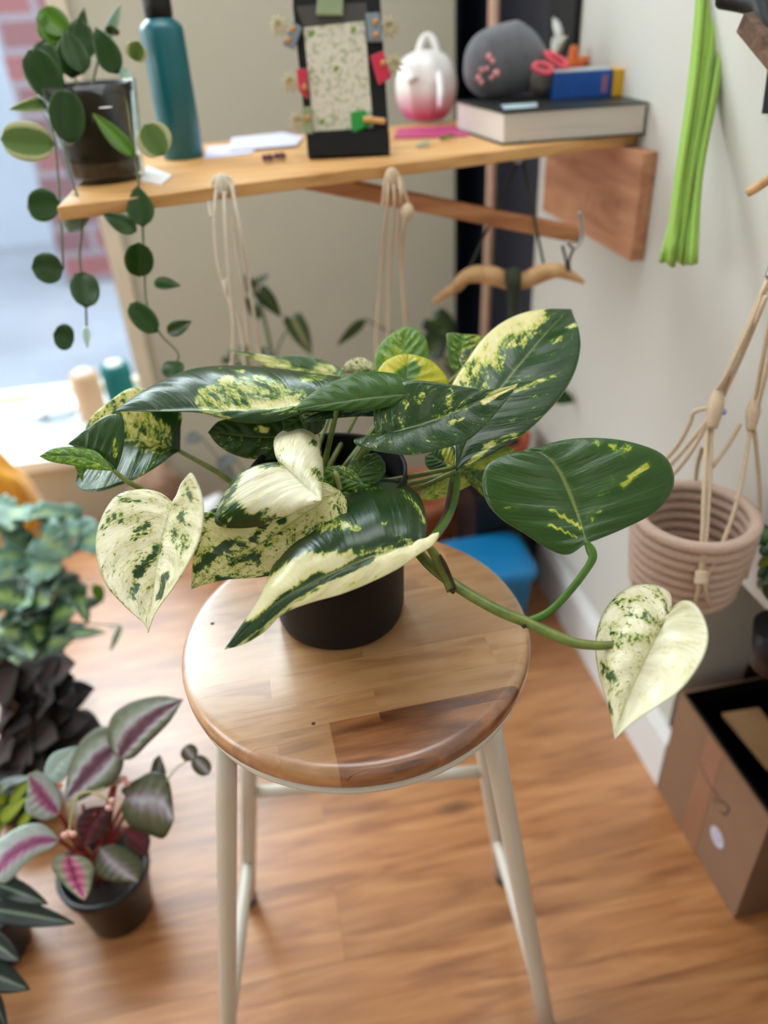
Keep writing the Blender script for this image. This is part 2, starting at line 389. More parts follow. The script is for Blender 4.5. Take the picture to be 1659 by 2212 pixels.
# outside
M_road = mat('street_paving', (124, 128, 136), .8, var=.1, scale=2)
struct('ground', box(B(), (-9, 2.45, -.3), (4, 12, -.18)), M_road)
M_gar = mat('pale_blue_facade', (150, 158, 170), .7, var=.06, scale=.8)
bm = B(); box(bm, (-9, 6.2, -.2), (2.5, 6.5, 2.6)); 
for k in range(14): box(bm, (-9, 6.16, -.2+k*.3), (-2.2, 6.2, -.18+k*.3))
f = tag(obj('building_front', bm, M_gar), 'pale blue-white building front across the street, seen through the window', 'building')
def brick_material():
    m, N, L, p = newmat('brickwork')
    tc = N.new('ShaderNodeTexCoord'); mp = N.new('ShaderNodeMapping'); mp.inputs['Rotation'].default_value = (PI/2, 0, 0); L.new(tc.outputs['Object'], mp.inputs['Vector'])
    br = N.new('ShaderNodeTexBrick'); br.inputs['Scale'].default_value = 1; br.inputs['Brick Width'].default_value = .42; br.inputs['Row Height'].default_value = .15; br.inputs['Mortar Size'].default_value = .018
    br.inputs['Color1'].default_value = srgb(120, 72, 74); br.inputs['Color2'].default_value = srgb(96, 68, 74); br.inputs['Mortar'].default_value = srgb(116, 108, 116)
    L.new(mp.outputs['Vector'], br.inputs['Vector']); L.new(br.outputs['Color'], p.inputs['Base Color']); p.inputs['Roughness'].default_value = .8
    return m
a = onz(112, 612, -.18); b = onz(285, 612, -.18); yb = (a.y+b.y)/2
obj_b = obj('brick_pillar', box(B(), (ony(112, 500, yb).x, yb, -.18), (ony(290, 500, yb).x, yb+.5, 2.8)), brick_material())
tag(obj_b, 'red brick pillar standing in the street outside the window', 'pillar')
# ============================================================ LIGHT
w = bpy.data.worlds.new('sky'); SC.world = w; w.use_nodes = True
bg = w.node_tree.nodes['Background']
tcw = w.node_tree.nodes.new('ShaderNodeTexCoord'); sx = w.node_tree.nodes.new('ShaderNodeSeparateXYZ'); cr = w.node_tree.nodes.new('ShaderNodeValToRGB')
w.node_tree.links.new(tcw.outputs['Generated'], sx.inputs[0]); w.node_tree.links.new(sx.outputs[2], cr.inputs['Fac']); w.node_tree.links.new(cr.outputs['Color'], bg.inputs['Color'])
cr.color_ramp.elements[0].color = (1, .98, .98, 1); cr.color_ramp.elements[1].color = (.78, .86, 1, 1)
bg.inputs['Strength'].default_value = 13
def area(name, loc, to, sx_, sy_, power, col):
    l = bpy.data.lights.new(name, 'AREA'); l.shape = 'RECTANGLE'; l.size = sx_; l.size_y = sy_; l.energy = power; l.color = col
    o = bpy.data.objects.new(name, l); COL.objects.link(o); o.location = loc
    o.rotation_euler = (Vector(to)-Vector(loc)).to_track_quat('-Z', 'Y').to_euler(); return o
area('daylight_back_window', (-.75, 2.62, 2.15), (-.35, .7, .9), 1.9, 1.2, 190, (.90, .95, 1.0))
area('side_fill', (-2.3, .2, 1.7), (.2, .5, .7), 1.6, 1.5, 2.5, (.93, .96, 1.0))  # added weak fill from the unseen left side
area('overhead_sheen_fill', (.05, 1.0, 2.66), (.05, .95, .6), 1.3, .8, 30, (.93, .96, 1.0))  # added overhead light, out of view, for sheen on the leaf tops
area('overhead_front_fill', (.2, -.8, 2.6), (.1, .6, .6), .6, .6, 6, (1.0, .93, .84))  # added warm fill from above and behind the camera
SC.view_settings.view_transform = 'Standard'; SC.view_settings.look = 'None'; SC.view_settings.exposure = -.95; SC.view_settings.gamma = 1
SC.view_settings.use_curve_mapping = False
# ============================================================ STOOL
SX, SY, ST = .0587, .5746, .66
M_seat = None
def seat_material():
    m, N, L, p = newmat('stool_seat_wood')
    tc = N.new('ShaderNodeTexCoord'); mp = N.new('ShaderNodeMapping'); mp.inputs['Rotation'].default_value = (0, 0, -.02); L.new(tc.outputs['Object'], mp.inputs['Vector'])
    br = N.new('ShaderNodeTexBrick'); br.inputs['Scale'].default_value = 1; br.inputs['Brick Width'].default_value = .21; br.inputs['Row Height'].default_value = .042; br.inputs['Mortar Size'].default_value = .00025
    br.inputs['Color1'].default_value = (0, 0, 0, 1); br.inputs['Color2'].default_value = (1, 1, 1, 1); br.inputs['Mortar'].default_value = (.2, .2, .2, 1); br.offset = .43
    L.new(mp.outputs['Vector'], br.inputs['Vector'])
    off = N.new('ShaderNodeVectorMath'); off.operation = 'MULTIPLY_ADD'; off.inputs[1].default_value = (.7, .9, 1.3); L.new(br.outputs['Color'], off.inputs[0]); L.new(mp.outputs['Vector'], off.inputs[2])
    mg = N.new('ShaderNodeMapping'); mg.inputs['Scale'].default_value = (1.6, 8, 8); L.new(off.outputs['Vector'], mg.inputs['Vector'])
    n = N.new('ShaderNodeTexNoise'); n.inputs['Scale'].default_value = 5; n.inputs['Detail'].default_value = 7; n.inputs['Distortion'].default_value = 1.2; L.new(mg.outputs['Vector'], n.inputs['Vector'])
    mg2 = N.new('ShaderNodeMapping'); mg2.inputs['Scale'].default_value = (3, 60, 60); L.new(off.outputs['Vector'], mg2.inputs['Vector'])
    n2 = N.new('ShaderNodeTexNoise'); n2.inputs['Scale'].default_value = 9; n2.inputs['Detail'].default_value = 3; L.new(mg2.outputs['Vector'], n2.inputs['Vector'])
    s = N.new('ShaderNodeMath'); s.operation = 'MULTIPLY_ADD'; s.inputs[1].default_value = .15; L.new(n2.outputs['Fac'], s.inputs[0]); 
    s2 = N.new('ShaderNodeMath'); s2.operation = 'MULTIPLY'; s2.inputs[1].default_value = .85; L.new(n.outputs['Fac'], s2.inputs[0]); L.new(s2.outputs[0], s.inputs[2])
    cr = N.new('ShaderNodeValToRGB'); e = cr.color_ramp.elements; e[0].position = .36; e[0].color = srgb(168, 116, 70); e[1].position = .64; e[1].color = srgb(206, 160, 112)
    k = e.new(.48); k.color = srgb(192, 142, 92); L.new(s.outputs[0], cr.inputs['Fac'])
    cr2 = N.new('ShaderNodeValToRGB'); e = cr2.color_ramp.elements; e[0].position = .38; e[0].color = srgb(84, 40, 14); e[1].position = .62; e[1].color = srgb(168, 108, 60)
    k = e.new(.5); k.color = srgb(134, 78, 36); L.new(s.outputs[0], cr2.inputs['Fac'])
    # the front stave is a darker, redder piece
    sp = N.new('ShaderNodeSeparateXYZ'); L.new(mp.outputs['Vector'], sp.inputs[0])
    mr = N.new('ShaderNodeMapRange'); mr.inputs['From Min'].default_value = -.1135; mr.inputs['From Max'].default_value = -.1130; mr.inputs['To Min'].default_value = 1; mr.inputs['To Max'].default_value = 0; L.new(sp.outputs[1], mr.inputs['Value'])
    mrx = N.new('ShaderNodeMapRange'); mrx.inputs['From Min'].default_value = -.045; mrx.inputs['From Max'].default_value = -.044; mrx.inputs['To Min'].default_value = .35; mrx.inputs['To Max'].default_value = 1; L.new(sp.outputs[0], mrx.inputs['Value'])
    ml = N.new('ShaderNodeMath'); ml.operation = 'MULTIPLY'; L.new(mr.outputs[0], ml.inputs[0]); L.new(mrx.outputs[0], ml.inputs[1])
    mx = N.new('ShaderNodeMix'); mx.data_type = 'RGBA'; L.new(ml.outputs[0], mx.inputs['Factor']); L.new(cr.outputs['Color'], mx.inputs['A']); L.new(cr2.outputs['Color'], mx.inputs['B'])
    tn = N.new('ShaderNodeMapRange'); tn.inputs['To Min'].default_value = .88; tn.inputs['To Max'].default_value = 1.06; L.new(br.outputs['Color'], tn.inputs['Value'])
    m2 = N.new('ShaderNodeMix'); m2.data_type = 'RGBA'; m2.blend_type = 'MULTIPLY'; m2.inputs['Factor'].default_value = 1; L.new(mx.outputs['Result'], m2.inputs['A']); L.new(tn.outputs[0], m2.inputs['B'])
    L.new(m2.outputs['Result'], p.inputs['Base Color']); p.inputs['Roughness'].default_value = .32; p.inputs['Specular IOR Level'].default_value = .9; p.inputs['Coat Weight'].default_value = 1; p.inputs['Coat Roughness'].default_value = .3; p.inputs['Coat IOR'].default_value = 1.7
    bp = N.new('ShaderNodeBump'); bp.inputs['Strength'].default_value = .15; bp.inputs['Distance'].default_value = .0004; L.new(s.outputs[0], bp.inputs['Height']); L.new(bp.outputs['Normal'], p.inputs['Normal'])
    return m
st = thing('bar_stool', 'round wooden seat stool with off-white metal legs, carrying the potted pothos', 'stool', (SX, SY, 0))
M_metal = mat('off_white_enamel', (214, 206, 192), .3, var=.03, scale=12)
r = .1725
prof = [(.001, -.027), (r-.012, -.027), (r-.004, -.0255), (r-.0005, -.020), (r, -.010), (r-.0008, -.006), (r-.003, -.0022), (r-.006, -.0005), (r-.010, 0), (.001, 0)]
bm = lathe(B(), (SX, SY, ST), prof, 128)
obj('seat', bm, seat_material(), st, smooth=True)
bm = B()
hw = .165
lathe(bm, (SX, SY, ST-.027), [(hw-.006, -.010), (hw, -.010), (hw+.004, -.006), (hw+.004, -.002), (hw, 0), (hw-.006, 0), (hw-.006, -.010)], 96, cap=False)
obj('seat_ring', bm, M_metal, st, smooth=True)
LEG = {'FL': ((-.135, -.060), (-.235, -.095)), 'RL': ((-.105, .085), (-.196, .14)), 'RR': ((.125, .062), (.208, .085)), 'FR': ((.108, -.085), (.196, -.14))}
def legp(k, z):
    (a, b), (c, d) = LEG[k]; t = 1-z/.628
    return Vector((SX+a+(c-a)*t, SY+b+(d-b)*t, z))
for k in LEG:
    bm = tube(B(), [legp(k, .628), legp(k, .004)], .0105 if k[0] == 'F' else .0105, seg=20)
    l = obj('leg', bm, M_metal, st, smooth=True)
    obj('foot_cap', tube(B(), [legp(k, .02), legp(k, 0)], .0125, seg=16), mat('grey_rubber', (90, 88, 86), .7), l, smooth=True)
obj('stretcher', tube(B(), [legp('RL', .296), legp('RR', .296)], .0085, seg=16), M_metal, st, smooth=True)
for a, b in (('RL', 'FL'), ('RR', 'FR')):
    p0, p1 = legp(a, .125), legp(b, .125)
    o = obj('footrest_rail', tube(B(), [p0, p0.lerp(p1, .08), p0.lerp(p1, .92), p1], [.005, .0098, .0098, .005], seg=16, smooth=False), M_metal, st, smooth=True)
for px, py, rr in ((459, 1347, .0022), (677, 1563, .0018)):
    q = onz(px, py, ST)
    o = obj('knot_mark', lathe(B(), (q.x, q.y, ST), [(.0001, 0), (rr, 0), (rr*.7, .0002), (.0001, .0002)], 12), mat('dark_knot', (70, 58, 52), .8), st)
# ============================================================ POTHOS
PX, PY = .0495, .605
po = thing('potted_pothos', 'marbled cream and green pothos in a black plastic nursery pot on the wooden stool', 'potted plant', (PX, PY, ST))
M_pot = mat('black_nursery_plastic', (17, 15, 15), .55, var=.25, scale=60, spec=.25)
M_soil = mat('potting_soil', (38, 28, 22), .95, var=.5, scale=90, bump=1)
bm = B(); lathe(bm, (PX, PY, ST), [(.001, .001), (.058, .001), (.0625, .004), (.0645, .012), (.0700, .155), (.0730, .155), (.0730, .167), (.0705, .167), (.0695, .164), (.0635, .02), (.058, .006), (.001, .006)], 72)
obj('pot', bm, M_pot, po, smooth=True)
bm = lathe(B(), (PX, PY, ST), [(.001, .138), (.03, .142), (.06, .138), (.0682, .134), (.0675, .128), (.001, .128)], 48)
for k in range(90):
    a = random.random()*6.28; q = random.random()**.5*.063; ball(bm, (PX+q*math.cos(a), PY+q*math.sin(a), ST+.139), random.uniform(.001, .004), sub=1)
obj('soil', bm, M_soil, po, smooth=True)
def stroke(*a, w=20, v=.2): return (list(a), w, v)
G, MX, CR = .1, .5, .85
# front left marbled heart
blade(po, [(376,1088),(370,1100,345,1064,400,1052),(364,1112,300,1057,411,1021),(358,1132,248,1074,429,1048),(350,1160,213,1135,440,1092),(343,1195,208,1200,436,1150),
    (336,1235,228,1262,414,1205),(330,1280,268,1308,380,1262),(325,1318,300,1337,346,1308),(322,1342,314,1350,331,1334),(320,1367)], .655, .61, (.5,.15), (.05,-.1), (.78,.78),
    [stroke((300,1240),(345,1180),w=10.2,v=0.33), stroke((290,1290),(298,1262),w=7.2,v=0.3), stroke((365,1240),(345,1290),w=8.4,v=0.3), stroke((255,1075),(300,1085),w=7.2,v=0.43), stroke((262,1112),(215,1140),w=4.8,v=0.48),
     stroke((275,1160),(320,1135),w=8.4,v=0.5), stroke((405,1105),(395,1118),w=8.4,v=0.38), stroke((412,1060),(418,1080),w=6,v=0.5), stroke((385,1160),(400,1175),w=22,v=0.6), stroke((230,1180),(260,1170),w=40,v=0.85)], curl=(0,-1.5), bulge=.06, fine=.65)
# marbled leaf beneath the folded white one
blade(po, [(735,1060),(700,1082,690,1040,750,1088),(640,1122,600,1045,740,1135),(580,1165,520,1070,690,1180),(522,1198,460,1098,635,1222),(474,1230,430,1140,575,1245),
    (440,1254,418,1205,492,1252),(424,1264,414,1245,445,1262),(413,1273)], .640, .622, (.15,.05), (-.1,.0), (.64,.62),
    [stroke((450,1120),(480,1100),w=13,v=0.28), stroke((425,1230),(470,1190),(510,1165),w=8.5,v=0.2), stroke((500,1215),(545,1200),(560,1215),w=9.1,v=0.36), stroke((545,1165),(575,1130),w=8.5,v=0.23), stroke((600,1130),(625,1110),w=5.9,v=0.28),
     stroke((470,1252),(540,1257),(590,1238),w=5.2,v=0.18), stroke((470,1140),(530,1140),w=26,v=0.9), stroke((640,1120),(700,1075),w=30,v=0.82)], bulge=.03, fine=.6, lime=.35)
# folded white leaf
blade(po, [(604,1001),(612,1006,572,1001,593,975),(622,1014,522,1020,595,944),(634,1025,487,1062,628,921),(646,1036,468,1105,658,908),(658,1047,467,1132,686,935),
    (670,1058,505,1141,695,975),(679,1066,570,1134,698,1018),(687,1074,640,1103,697,1050),(694,1082)], .622, .588, (.0,-.1), (.4,.2), (.66,.92),
    [stroke((475,1130),(490,1080),(520,1100),w=40,v=.45), stroke((515,1110),(535,1125),w=20,v=.2), stroke((500,1060),(560,1015),(590,1010),w=26,v=.3), stroke((565,1125),(580,1110),w=18,v=.32), stroke((470,1120),(500,1138),(560,1135),w=10,v=.2),
     stroke((665,967),(672,966),w=9,v=.38), stroke((670,1030),(685,1035),w=14,v=.5), stroke((690,965),(692,985),w=6,v=.4), stroke((560,1060),(640,1060),w=50,v=1.05)], bulge=.1, curl=(.3,2.5), ripple=.0003, fine=(.3,.25))
# large front leaf, dark half and white half
blade(po, [(918,1172),(897,1176,922,1120,948,1150),(866,1184,903,1067,938,1176),(830,1195,862,1038,905,1198),(790,1208,812,1035,862,1228),(740,1228,765,1046,802,1258),
    (690,1252,706,1084,737,1284),(640,1277,642,1148,672,1302),(596,1304,590,1222,612,1326),(555,1337,561,1292,572,1364),(515,1373,521,1351,528,1391),(485,1403)], .612, .580, (.30,.15), (-.25,-.05), (.02,.95),
    [stroke((698,1152),(725,1142),(770,1152),w=13,v=.62), stroke((620,1140),(645,1135),w=2,v=.2), stroke((705,1130),(735,1125),(780,1145),w=9,v=.45), stroke((830,1142),(860,1160),(890,1175),w=8,v=.6), stroke((710,1090),(760,1068),(815,1060),w=14,v=.46), stroke((870,1065),(900,1100),(912,1130),w=9,v=.45),
     stroke((650,1212),(720,1206),(790,1195),(850,1186),w=11,v=.6), stroke((560,1295),(610,1245),(680,1222),(750,1212),w=22,v=1.0), stroke((583,1228),(640,1188),(700,1180),(765,1178),w=18,v=.02), stroke((698,1152),(725,1142),(772,1153),w=11,v=.6), stroke((720,1085),(770,1066),(820,1062),w=12,v=.47), stroke((545,1325),(590,1270),(640,1245),w=26,v=.95),
     stroke((500,1390),(560,1345),(625,1290),(690,1255),(745,1232),(800,1208),w=13,v=.06), stroke((530,1388),(575,1358),(640,1300),(690,1268),w=6,v=.55), stroke((935,1175),(948,1152),w=5,v=.95), stroke((745,1270),(800,1250),w=14,v=.82)], bulge=.07, curl=(1.2,0), fine=(0,.15), amp=.85, lime=.45)
# right dark leaf
blade(po, [(1266,1174),(1263,1158,1228,1198,1292,1165),(1256,1135,1186,1187,1345,1143),(1248,1112,1130,1151,1408,1111),(1238,1085,1085,1123,1446,1072),(1226,1055,1052,1086,1456,1030),
    (1213,1027,1042,1040,1438,988),(1198,1003,1053,1005,1394,964),(1180,986,1085,985,1320,948),(1161,976,1115,976,1230,949),(1141,971)], .60, .635, (.15,.1), (.1,-.1), (-.06,.02),
    [stroke((1190,1102),(1225,1122),(1255,1140),w=7,v=.7), stroke((1184,1133),(1210,1145),(1245,1160),w=5,v=.62), stroke((1345,1050),(1370,1025),(1400,1000),w=11,v=.6), stroke((1320,965),(1345,985),(1355,965),w=12,v=.5), stroke((1270,1110),(1290,1080),(1320,1040),w=16,v=.32),
     stroke((1090,1095),(1120,1100),w=6,v=.5), stroke((1275,1130),(1295,1105),w=4,v=.5), stroke((1285,958),(1288,965),w=8,v=.52)], bulge=.05, young=.25, amp=.6, lime=1)
# right white leaf
blade(po, [(1440,1336),(1434,1348,1451,1293,1458,1307),(1427,1360,1436,1271,1482,1297),(1418,1376,1395,1262,1506,1310),(1408,1396,1346,1275,1525,1346),(1396,1420,1303,1325,1529,1386),
    (1382,1450,1286,1388,1513,1432),(1368,1480,1293,1455,1472,1488),(1355,1512,1309,1508,1424,1523),(1343,1546,1320,1550,1374,1556),(1335,1575,1325,1577,1345,1580),(1328,1598)], .575, .55, (.2,.0), (.35,.1), (.84,1.02),
    [stroke((1345,1325),(1380,1335),(1425,1350),w=11,v=0.5), stroke((1325,1370),(1335,1375),w=11,v=0.6), stroke((1365,1385),(1415,1372),w=7.7,v=0.58), stroke((1310,1440),(1325,1465),w=12.1,v=0.38), stroke((1318,1520),(1322,1545),w=5,v=0.32), stroke((1310,1310),(1330,1300),(1360,1310),w=7.7,v=0.52),
     stroke((1430,1300),(1440,1325),w=5,v=0.5), stroke((1420,1272),(1428,1285),w=4.4,v=0.55), stroke((1320,1405),(1345,1400),w=7.7,v=0.6), stroke((1380,1425),(1395,1415),w=3.3,v=0.55), stroke((1432,1405),(1442,1418),w=2.8,v=0.6), stroke((1300,1460),(1305,1445),w=4.4,v=0.55)], bulge=.07, curl=(1,-1), fine=(1,.15))
# big upright leaf, upper right
blade(po, [(985,1018),(1000,975,983,955,1030,997),(1020,930,972,900,1080,972),(1045,885,970,850,1135,935),(1075,845,985,815,1180,893),(1105,808,1008,780,1218,848),
    (1135,772,1040,735,1243,800),(1165,736,1080,700,1254,750),(1192,706,1125,678,1250,712),(1213,686,1175,668,1241,688),(1234,668)], .685, .80, (.35,.4), (-.35,-.2), (.22,.16),
    [stroke((990,830),(1040,750),(1110,695),(1150,672),w=34,v=.9), stroke((1060,800),(1100,740),w=20,v=.5), stroke((1000,860),(1030,800),w=30,v=.5), stroke((1180,690),(1160,705),(1120,750),w=7,v=.55), stroke((1190,745),(1210,735),w=8,v=.6), stroke((1225,710),(1245,702),w=6,v=.6),
     stroke((1110,850),(1160,830),(1200,815),w=8,v=.55), stroke((1010,1005),(1060,960),(1110,940),w=8,v=.55), stroke((1090,860),(1060,900),w=10,v=.5)], bulge=.04, dmid=-.01, lime=.7)
# dark variegated leaf across the middle
blade(po, [(812,940),(835,937,807,905,765,950),(862,930,813,870,782,967),(895,921,848,836,828,977),(935,908,898,822,893,983),(975,892,960,829,962,968),
    (1015,873,1020,838,1012,950),(1055,856,1060,841,1054,912),(1090,842,1095,836,1086,875),(1122,827)], .665, .655, (.25,.1), (-.5,-.2), (.27,.22),
    [stroke((905,870),(915,858),w=8,v=.62), stroke((868,905),(885,880),w=8,v=.45), stroke((968,855),(980,848),w=7,v=.6), stroke((1045,868),(1070,852),(1112,832),w=9,v=.72), stroke((940,905),(980,885),(1000,870),w=8,v=.42), stroke((1000,880),(960,870),w=8,v=.35), stroke((975,912),(1000,905),w=6,v=.5), stroke((870,980),(920,955),w=2,v=.2)], bulge=.03, lime=.7)
# long silvery leaf reaching left
blade(po, [(738,840),(700,858,740,816,712,860),(645,873,668,806,655,890),(590,881,600,796,592,911),(532,884,520,790,535,914),(478,886,448,792,482,905),
    (425,887,395,803,428,891),(355,888,335,830,355,890),(300,888,288,858,300,889),(246,889)], .66, .70, (1.5,1.2), (-.2,0), (.1,.25),
    [stroke((450,872),(520,862),(600,868),(640,872),w=30,v=.5), stroke((490,842),(560,840),(610,855),w=20,v=.47), stroke((660,830),(700,820),w=16,v=.5), stroke((430,872),(470,850),(500,835),w=9,v=.6), stroke((500,884),(560,880),(640,874),w=5,v=.72), stroke((510,810),(530,815),w=7,v=.6), stroke((470,800),(480,803),w=5,v=.5), stroke((440,893),(500,905),w=5,v=.55)], bulge=.22, curl=(0,0), amp=.6, lime=.3)
blade(po, [(892,850),(872,852,888,824,874,868),(832,856,845,806,836,880),(780,862,778,804,785,886),(730,870,722,823,735,887),(680,878,676,848,685,887),(632,886)], .67, .645, (.6,.6), (.2,.2), (.02,.02), bulge=.12, young=.5, amp=.5, lime=1)
# leaves catching the window light along the top
blade(po, [(868,840),(868,825,835,838,905,835),(868,800,812,805,925,790),(869,770,812,765,924,745),(872,745,825,740,912,718),(875,722,848,719,894,709),(880,703)], .78, .80, (.1,.1), (.1,.1), (.45,.38), young=.9, bulge=.05, amp=.6)
blade(po, [(872,842),(874,835,835,840,925,842),(878,825,815,812,968,832),(880,808,828,785,958,805),(880,790,848,772,932,780),(880,778,865,766,900,768),(881,765)], .73, .75, (.2,.2), (.2,.2), (.85,.72), [stroke((850,830),(890,800),w=20,v=.25)], young=1, bulge=.08, amp=.5)
blade(po, [(998,800),(995,790,975,795,1018,795),(996,768,968,765,1035,768),(998,745,965,735,1042,745),(1000,728,968,720,1040,726),(1003,722)], .80, .81, (.1,.1), (.1,.1), (.35,.5), young=.8, bulge=.04)
blade(po, [(742,813),(715,808,738,798,700,815),(675,800,690,776,655,816),(635,792,640,768,606,808),(595,780,600,770,575,791),(550,768,560,765,545,775),(495,756)], .79, .83, (.1,.1), (.1,.1), (.2,.5), [stroke((560,772),(620,795),w=14,v=.7), stroke((690,795),(715,800),w=12,v=.7)], young=.45, bulge=.04)
blade(po, [(822,800),(800,797,812,808,800,780),(775,793,780,806,775,772),(752,796,755,806,750,782),(730,806)], .80, .81, (.1,.1), (.2,.2), (.5,.6), bulge=.04)
blade(po, [(1040,815),(1030,800,1020,812,1045,798),(1018,785,1000,795,1040,770),(1008,770,992,775,1022,755),(1005,755)], .79, .80, (.1,.1), (.2,.2), (.45,.3), bulge=.04)
# dark leaf behind the white one
blade(po, [(640,942),(612,943,625,908,625,985),(562,944,568,898,572,994),(512,940,512,903,516,986),(475,936,472,910,474,964),(449,934)], .735, .72, (.1,.1), (.1,.1), (.12,.28), [stroke((555,928),(575,930),w=8,v=.7)], bulge=.06, lime=.8)
# left cluster
blade(po, [(389,975),(362,967,390,930,374,982),(326,955,389,888,346,1003),(290,948,338,848,306,1028),(255,955,285,838,262,1047),(226,975,235,868,217,1061),(198,1000,192,908,182,1061),(177,1025,178,965,165,1050),(163,1048)], .745, .71, (.25,.1), (-1.3,-1.1), (.42,.27),
    [stroke((350,895),(375,960),w=26,v=.05), stroke((240,900),(300,900),(335,945),w=50,v=.54), stroke((320,840),(260,860),w=20,v=.62), stroke((300,960),(330,970),w=10,v=.5)], bulge=.05, lime=.6, amp=.8)
blade(po, [(250,1018),(244,1008,262,985,240,1014),(229,995,269,942,227,1004),(210,983,264,902,208,990),(192,973,236,896,190,979),(172,965,196,920,170,969),(147,959)], .665, .66, (.3,.1), (.1,.1), (.2,.25), [stroke((250,950),(248,985),w=7,v=.55)], bulge=.10, young=.1, lime=1, amp=.7)
blade(po, [(245,1017),(225,1005,237,1006,222,1016),(195,993,210,976,188,1013),(163,986,180,968,160,1006),(130,985,145,965,128,1001),(105,985,112,970,106,996),(85,986)], .655, .655, (.4,.4), (-.2,-.2), (.35,.4), young=1, bulge=.1)
blade(po, [(170,1003),(172,1012,162,1008,181,1008),(175,1024,168,1022,181,1022),(179,1042)], .668, .668, base=(.4,.4), young=1)
# small inner leaves
blade(po, [(984,1010),(975,1005,984,990,962,1019),(960,998,982,966,935,1018),(945,990,965,962,920,1005),(932,978,945,968,918,985)], .70, .71, (.1,.1), (.1,.1), (.12,.1), [stroke((965,975),(975,1000),w=16,v=.62)], young=.3, bulge=.06, lime=1, amp=.6)
blade(po, [(758,1055),(765,1040,740,1040,800,1052),(775,1022,745,1015,830,1025),(790,1005,760,995,832,1005),(805,990,785,985,825,990),(812,978)], .675, .685, (.1,.1), (.1,.1), (.3,.25), young=.35, bulge=.06, lime=1)
blade(po, [(800,1050),(778,1042,790,1050,760,1058),(745,1030,765,1018,715,1064),(718,1018,735,1006,698,1045),(698,1010)], .655, .665, (.1,.1), (.1,.1), (.35,.3), young=.4, bulge=.06, lime=1)
blade(po, [(905,1075),(935,1055,920,1040,925,1080),(975,1035,960,1010,965,1072),(1020,1008,1005,985,1030,1040),(1062,985,1050,968,1085,1005),(1112,968)], .73, .76, (.1,.1), (.2,.2), (.5,.6), young=.75, bulge=.05, amp=.6)
blade(po, [(1000,1020),(1020,1030,1010,1012,1010,1038),(1045,1045,1050,1015,1030,1058),(1070,1060,1085,1035,1055,1078),(1095,1078)], .74, .76, (.1,.1), (.1,.1), (.3,.4), young=.6, bulge=.05)
blade(po, [(842,880),(815,878,840,868,820,898),(765,880,780,868,770,900),(715,885,725,878,712,905),(675,895,688,890,668,912),(655,905,652,888,655,914),(640,880)], .69, .665, (.1,.1), (-.5,-.5), (.45,.15), bulge=.1)
blade(po, [(700,880),(680,890,705,905,665,880),(655,900,690,935,635,890),(630,915,655,940,612,905),(612,930)], .70, .69, (.1,.1), (.1,.1), (.15,.1), young=.3, bulge=.1)
# stems
M_stem = mat('pothos_stem', (112, 126, 56), .4, var=.25, scale=120, stretch=(1, 1, 1), trans=.12)
M_stemd = mat('pothos_stem_green', (70, 112, 26), .4, var=.2, scale=90, trans=.1)
M_brown = mat('dry_brown_sheath', (62, 42, 26), .8, var=.3, scale=200)
def stem(pts, rad, m=None, name='stem'):
    return obj(name, tube(B(), [P(x, y, d) for x, y, d in pts], rad, seg=10), m or M_stem, po, smooth=True)
vine = stem([(860,1130,.70),(905,1195,.665),(945,1235,.645),(1000,1275,.63),(1075,1318,.615),(1140,1345,.605),(1210,1378,.592),(1262,1392,.585),(1330,1392,.58),(1400,1365,.585),(1443,1338,.577)], [.004,.0045,.0047,.0046,.0046,.0045,.0042,.0038,.003,.0025,.002], name='vine')
stem([(1128,1342,.607),(1150,1340,.605),(1190,1318,.602),(1232,1275,.60),(1268,1228,.60),(1280,1205,.60),(1276,1188,.602),(1266,1170,.602)], [.0038,.0036,.003,.003,.003,.0033,.0038,.002], M_stemd)
stem([(977,1275,.632),(965,1250,.634),(948,1215,.628),(932,1188,.62),(920,1173,.615)], [.0048,.0042,.004,.0035,.002])
stem([(985,1018,.69),(980,1060,.69),(968,1110,.68),(945,1150,.645),(920,1178,.617)], [.0045,.0055,.0048,.004,.004], M_stemd)
stem([(976,1040,.684),(972,1068,.682),(960,1110,.672),(940,1148,.64)], [.0012,.0018,.0016,.001], M_brown, 'sheath')
stem([(950,1198,.620),(962,1222,.622),(978,1258,.627),(984,1272,.627)], [.001,.0018,.0014,.001], M_brown, 'sheath')
stem([(975,1272,.626),(980,1282,.626)], [.003,.0012], M_brown, 'node_scar'); stem([(1130,1350,.602),(1133,1357,.602)], [.0022,.001], M_brown, 'node_scar')
SOILZ = ST+.138
def petiole(x, y, d, sx_, sy_, r=.0026, m=None, lift=.03):
    a = Vector((PX+sx_, PY+sy_, SOILZ)); b = P(x, y, d)
    mid = a.lerp(b, .55)+Vector((0, 0, lift))
    return obj('stem', tube(B(), [a, mid, b], [r*1.25, r, r*.85], seg=8), m or M_stem, po, smooth=True)
for x, y, d, a, b, l in ((738,840,.66,-.01,.01,0), (812,940,.665,0,.0,0), (985,1018,.685,.02,0,-.01), (868,840,.78,.01,.03,0), (998,800,.80,.03,.03,0), (742,813,.79,-.02,.03,0), (640,942,.735,-.02,-.01,0),
      (604,1001,.625,-.03,-.03,.03), (735,1060,.642,0,-.04,.03), (905,1075,.73,.03,-.02,0), (892,850,.67,.0,.02,0), (842,880,.69,-.005,-.01,0), (984,1010,.70,.025,.01,0), (758,1055,.675,0,-.01,0), (1000,1020,.74,.04,0,0), (872,842,.73,.01,.0,0), (822,800,.8,.0,.04,0), (1040,815,.79,.04,.03,0)):
    petiole(x, y, d, a, b, lift=l)
stem([(389,975,.742),(420,992,.735),(470,1020,.73),(520,1050,.73),(600,1050,.735),(680,1010,.74)], [.0022,.0024,.0028,.003,.003,.003])
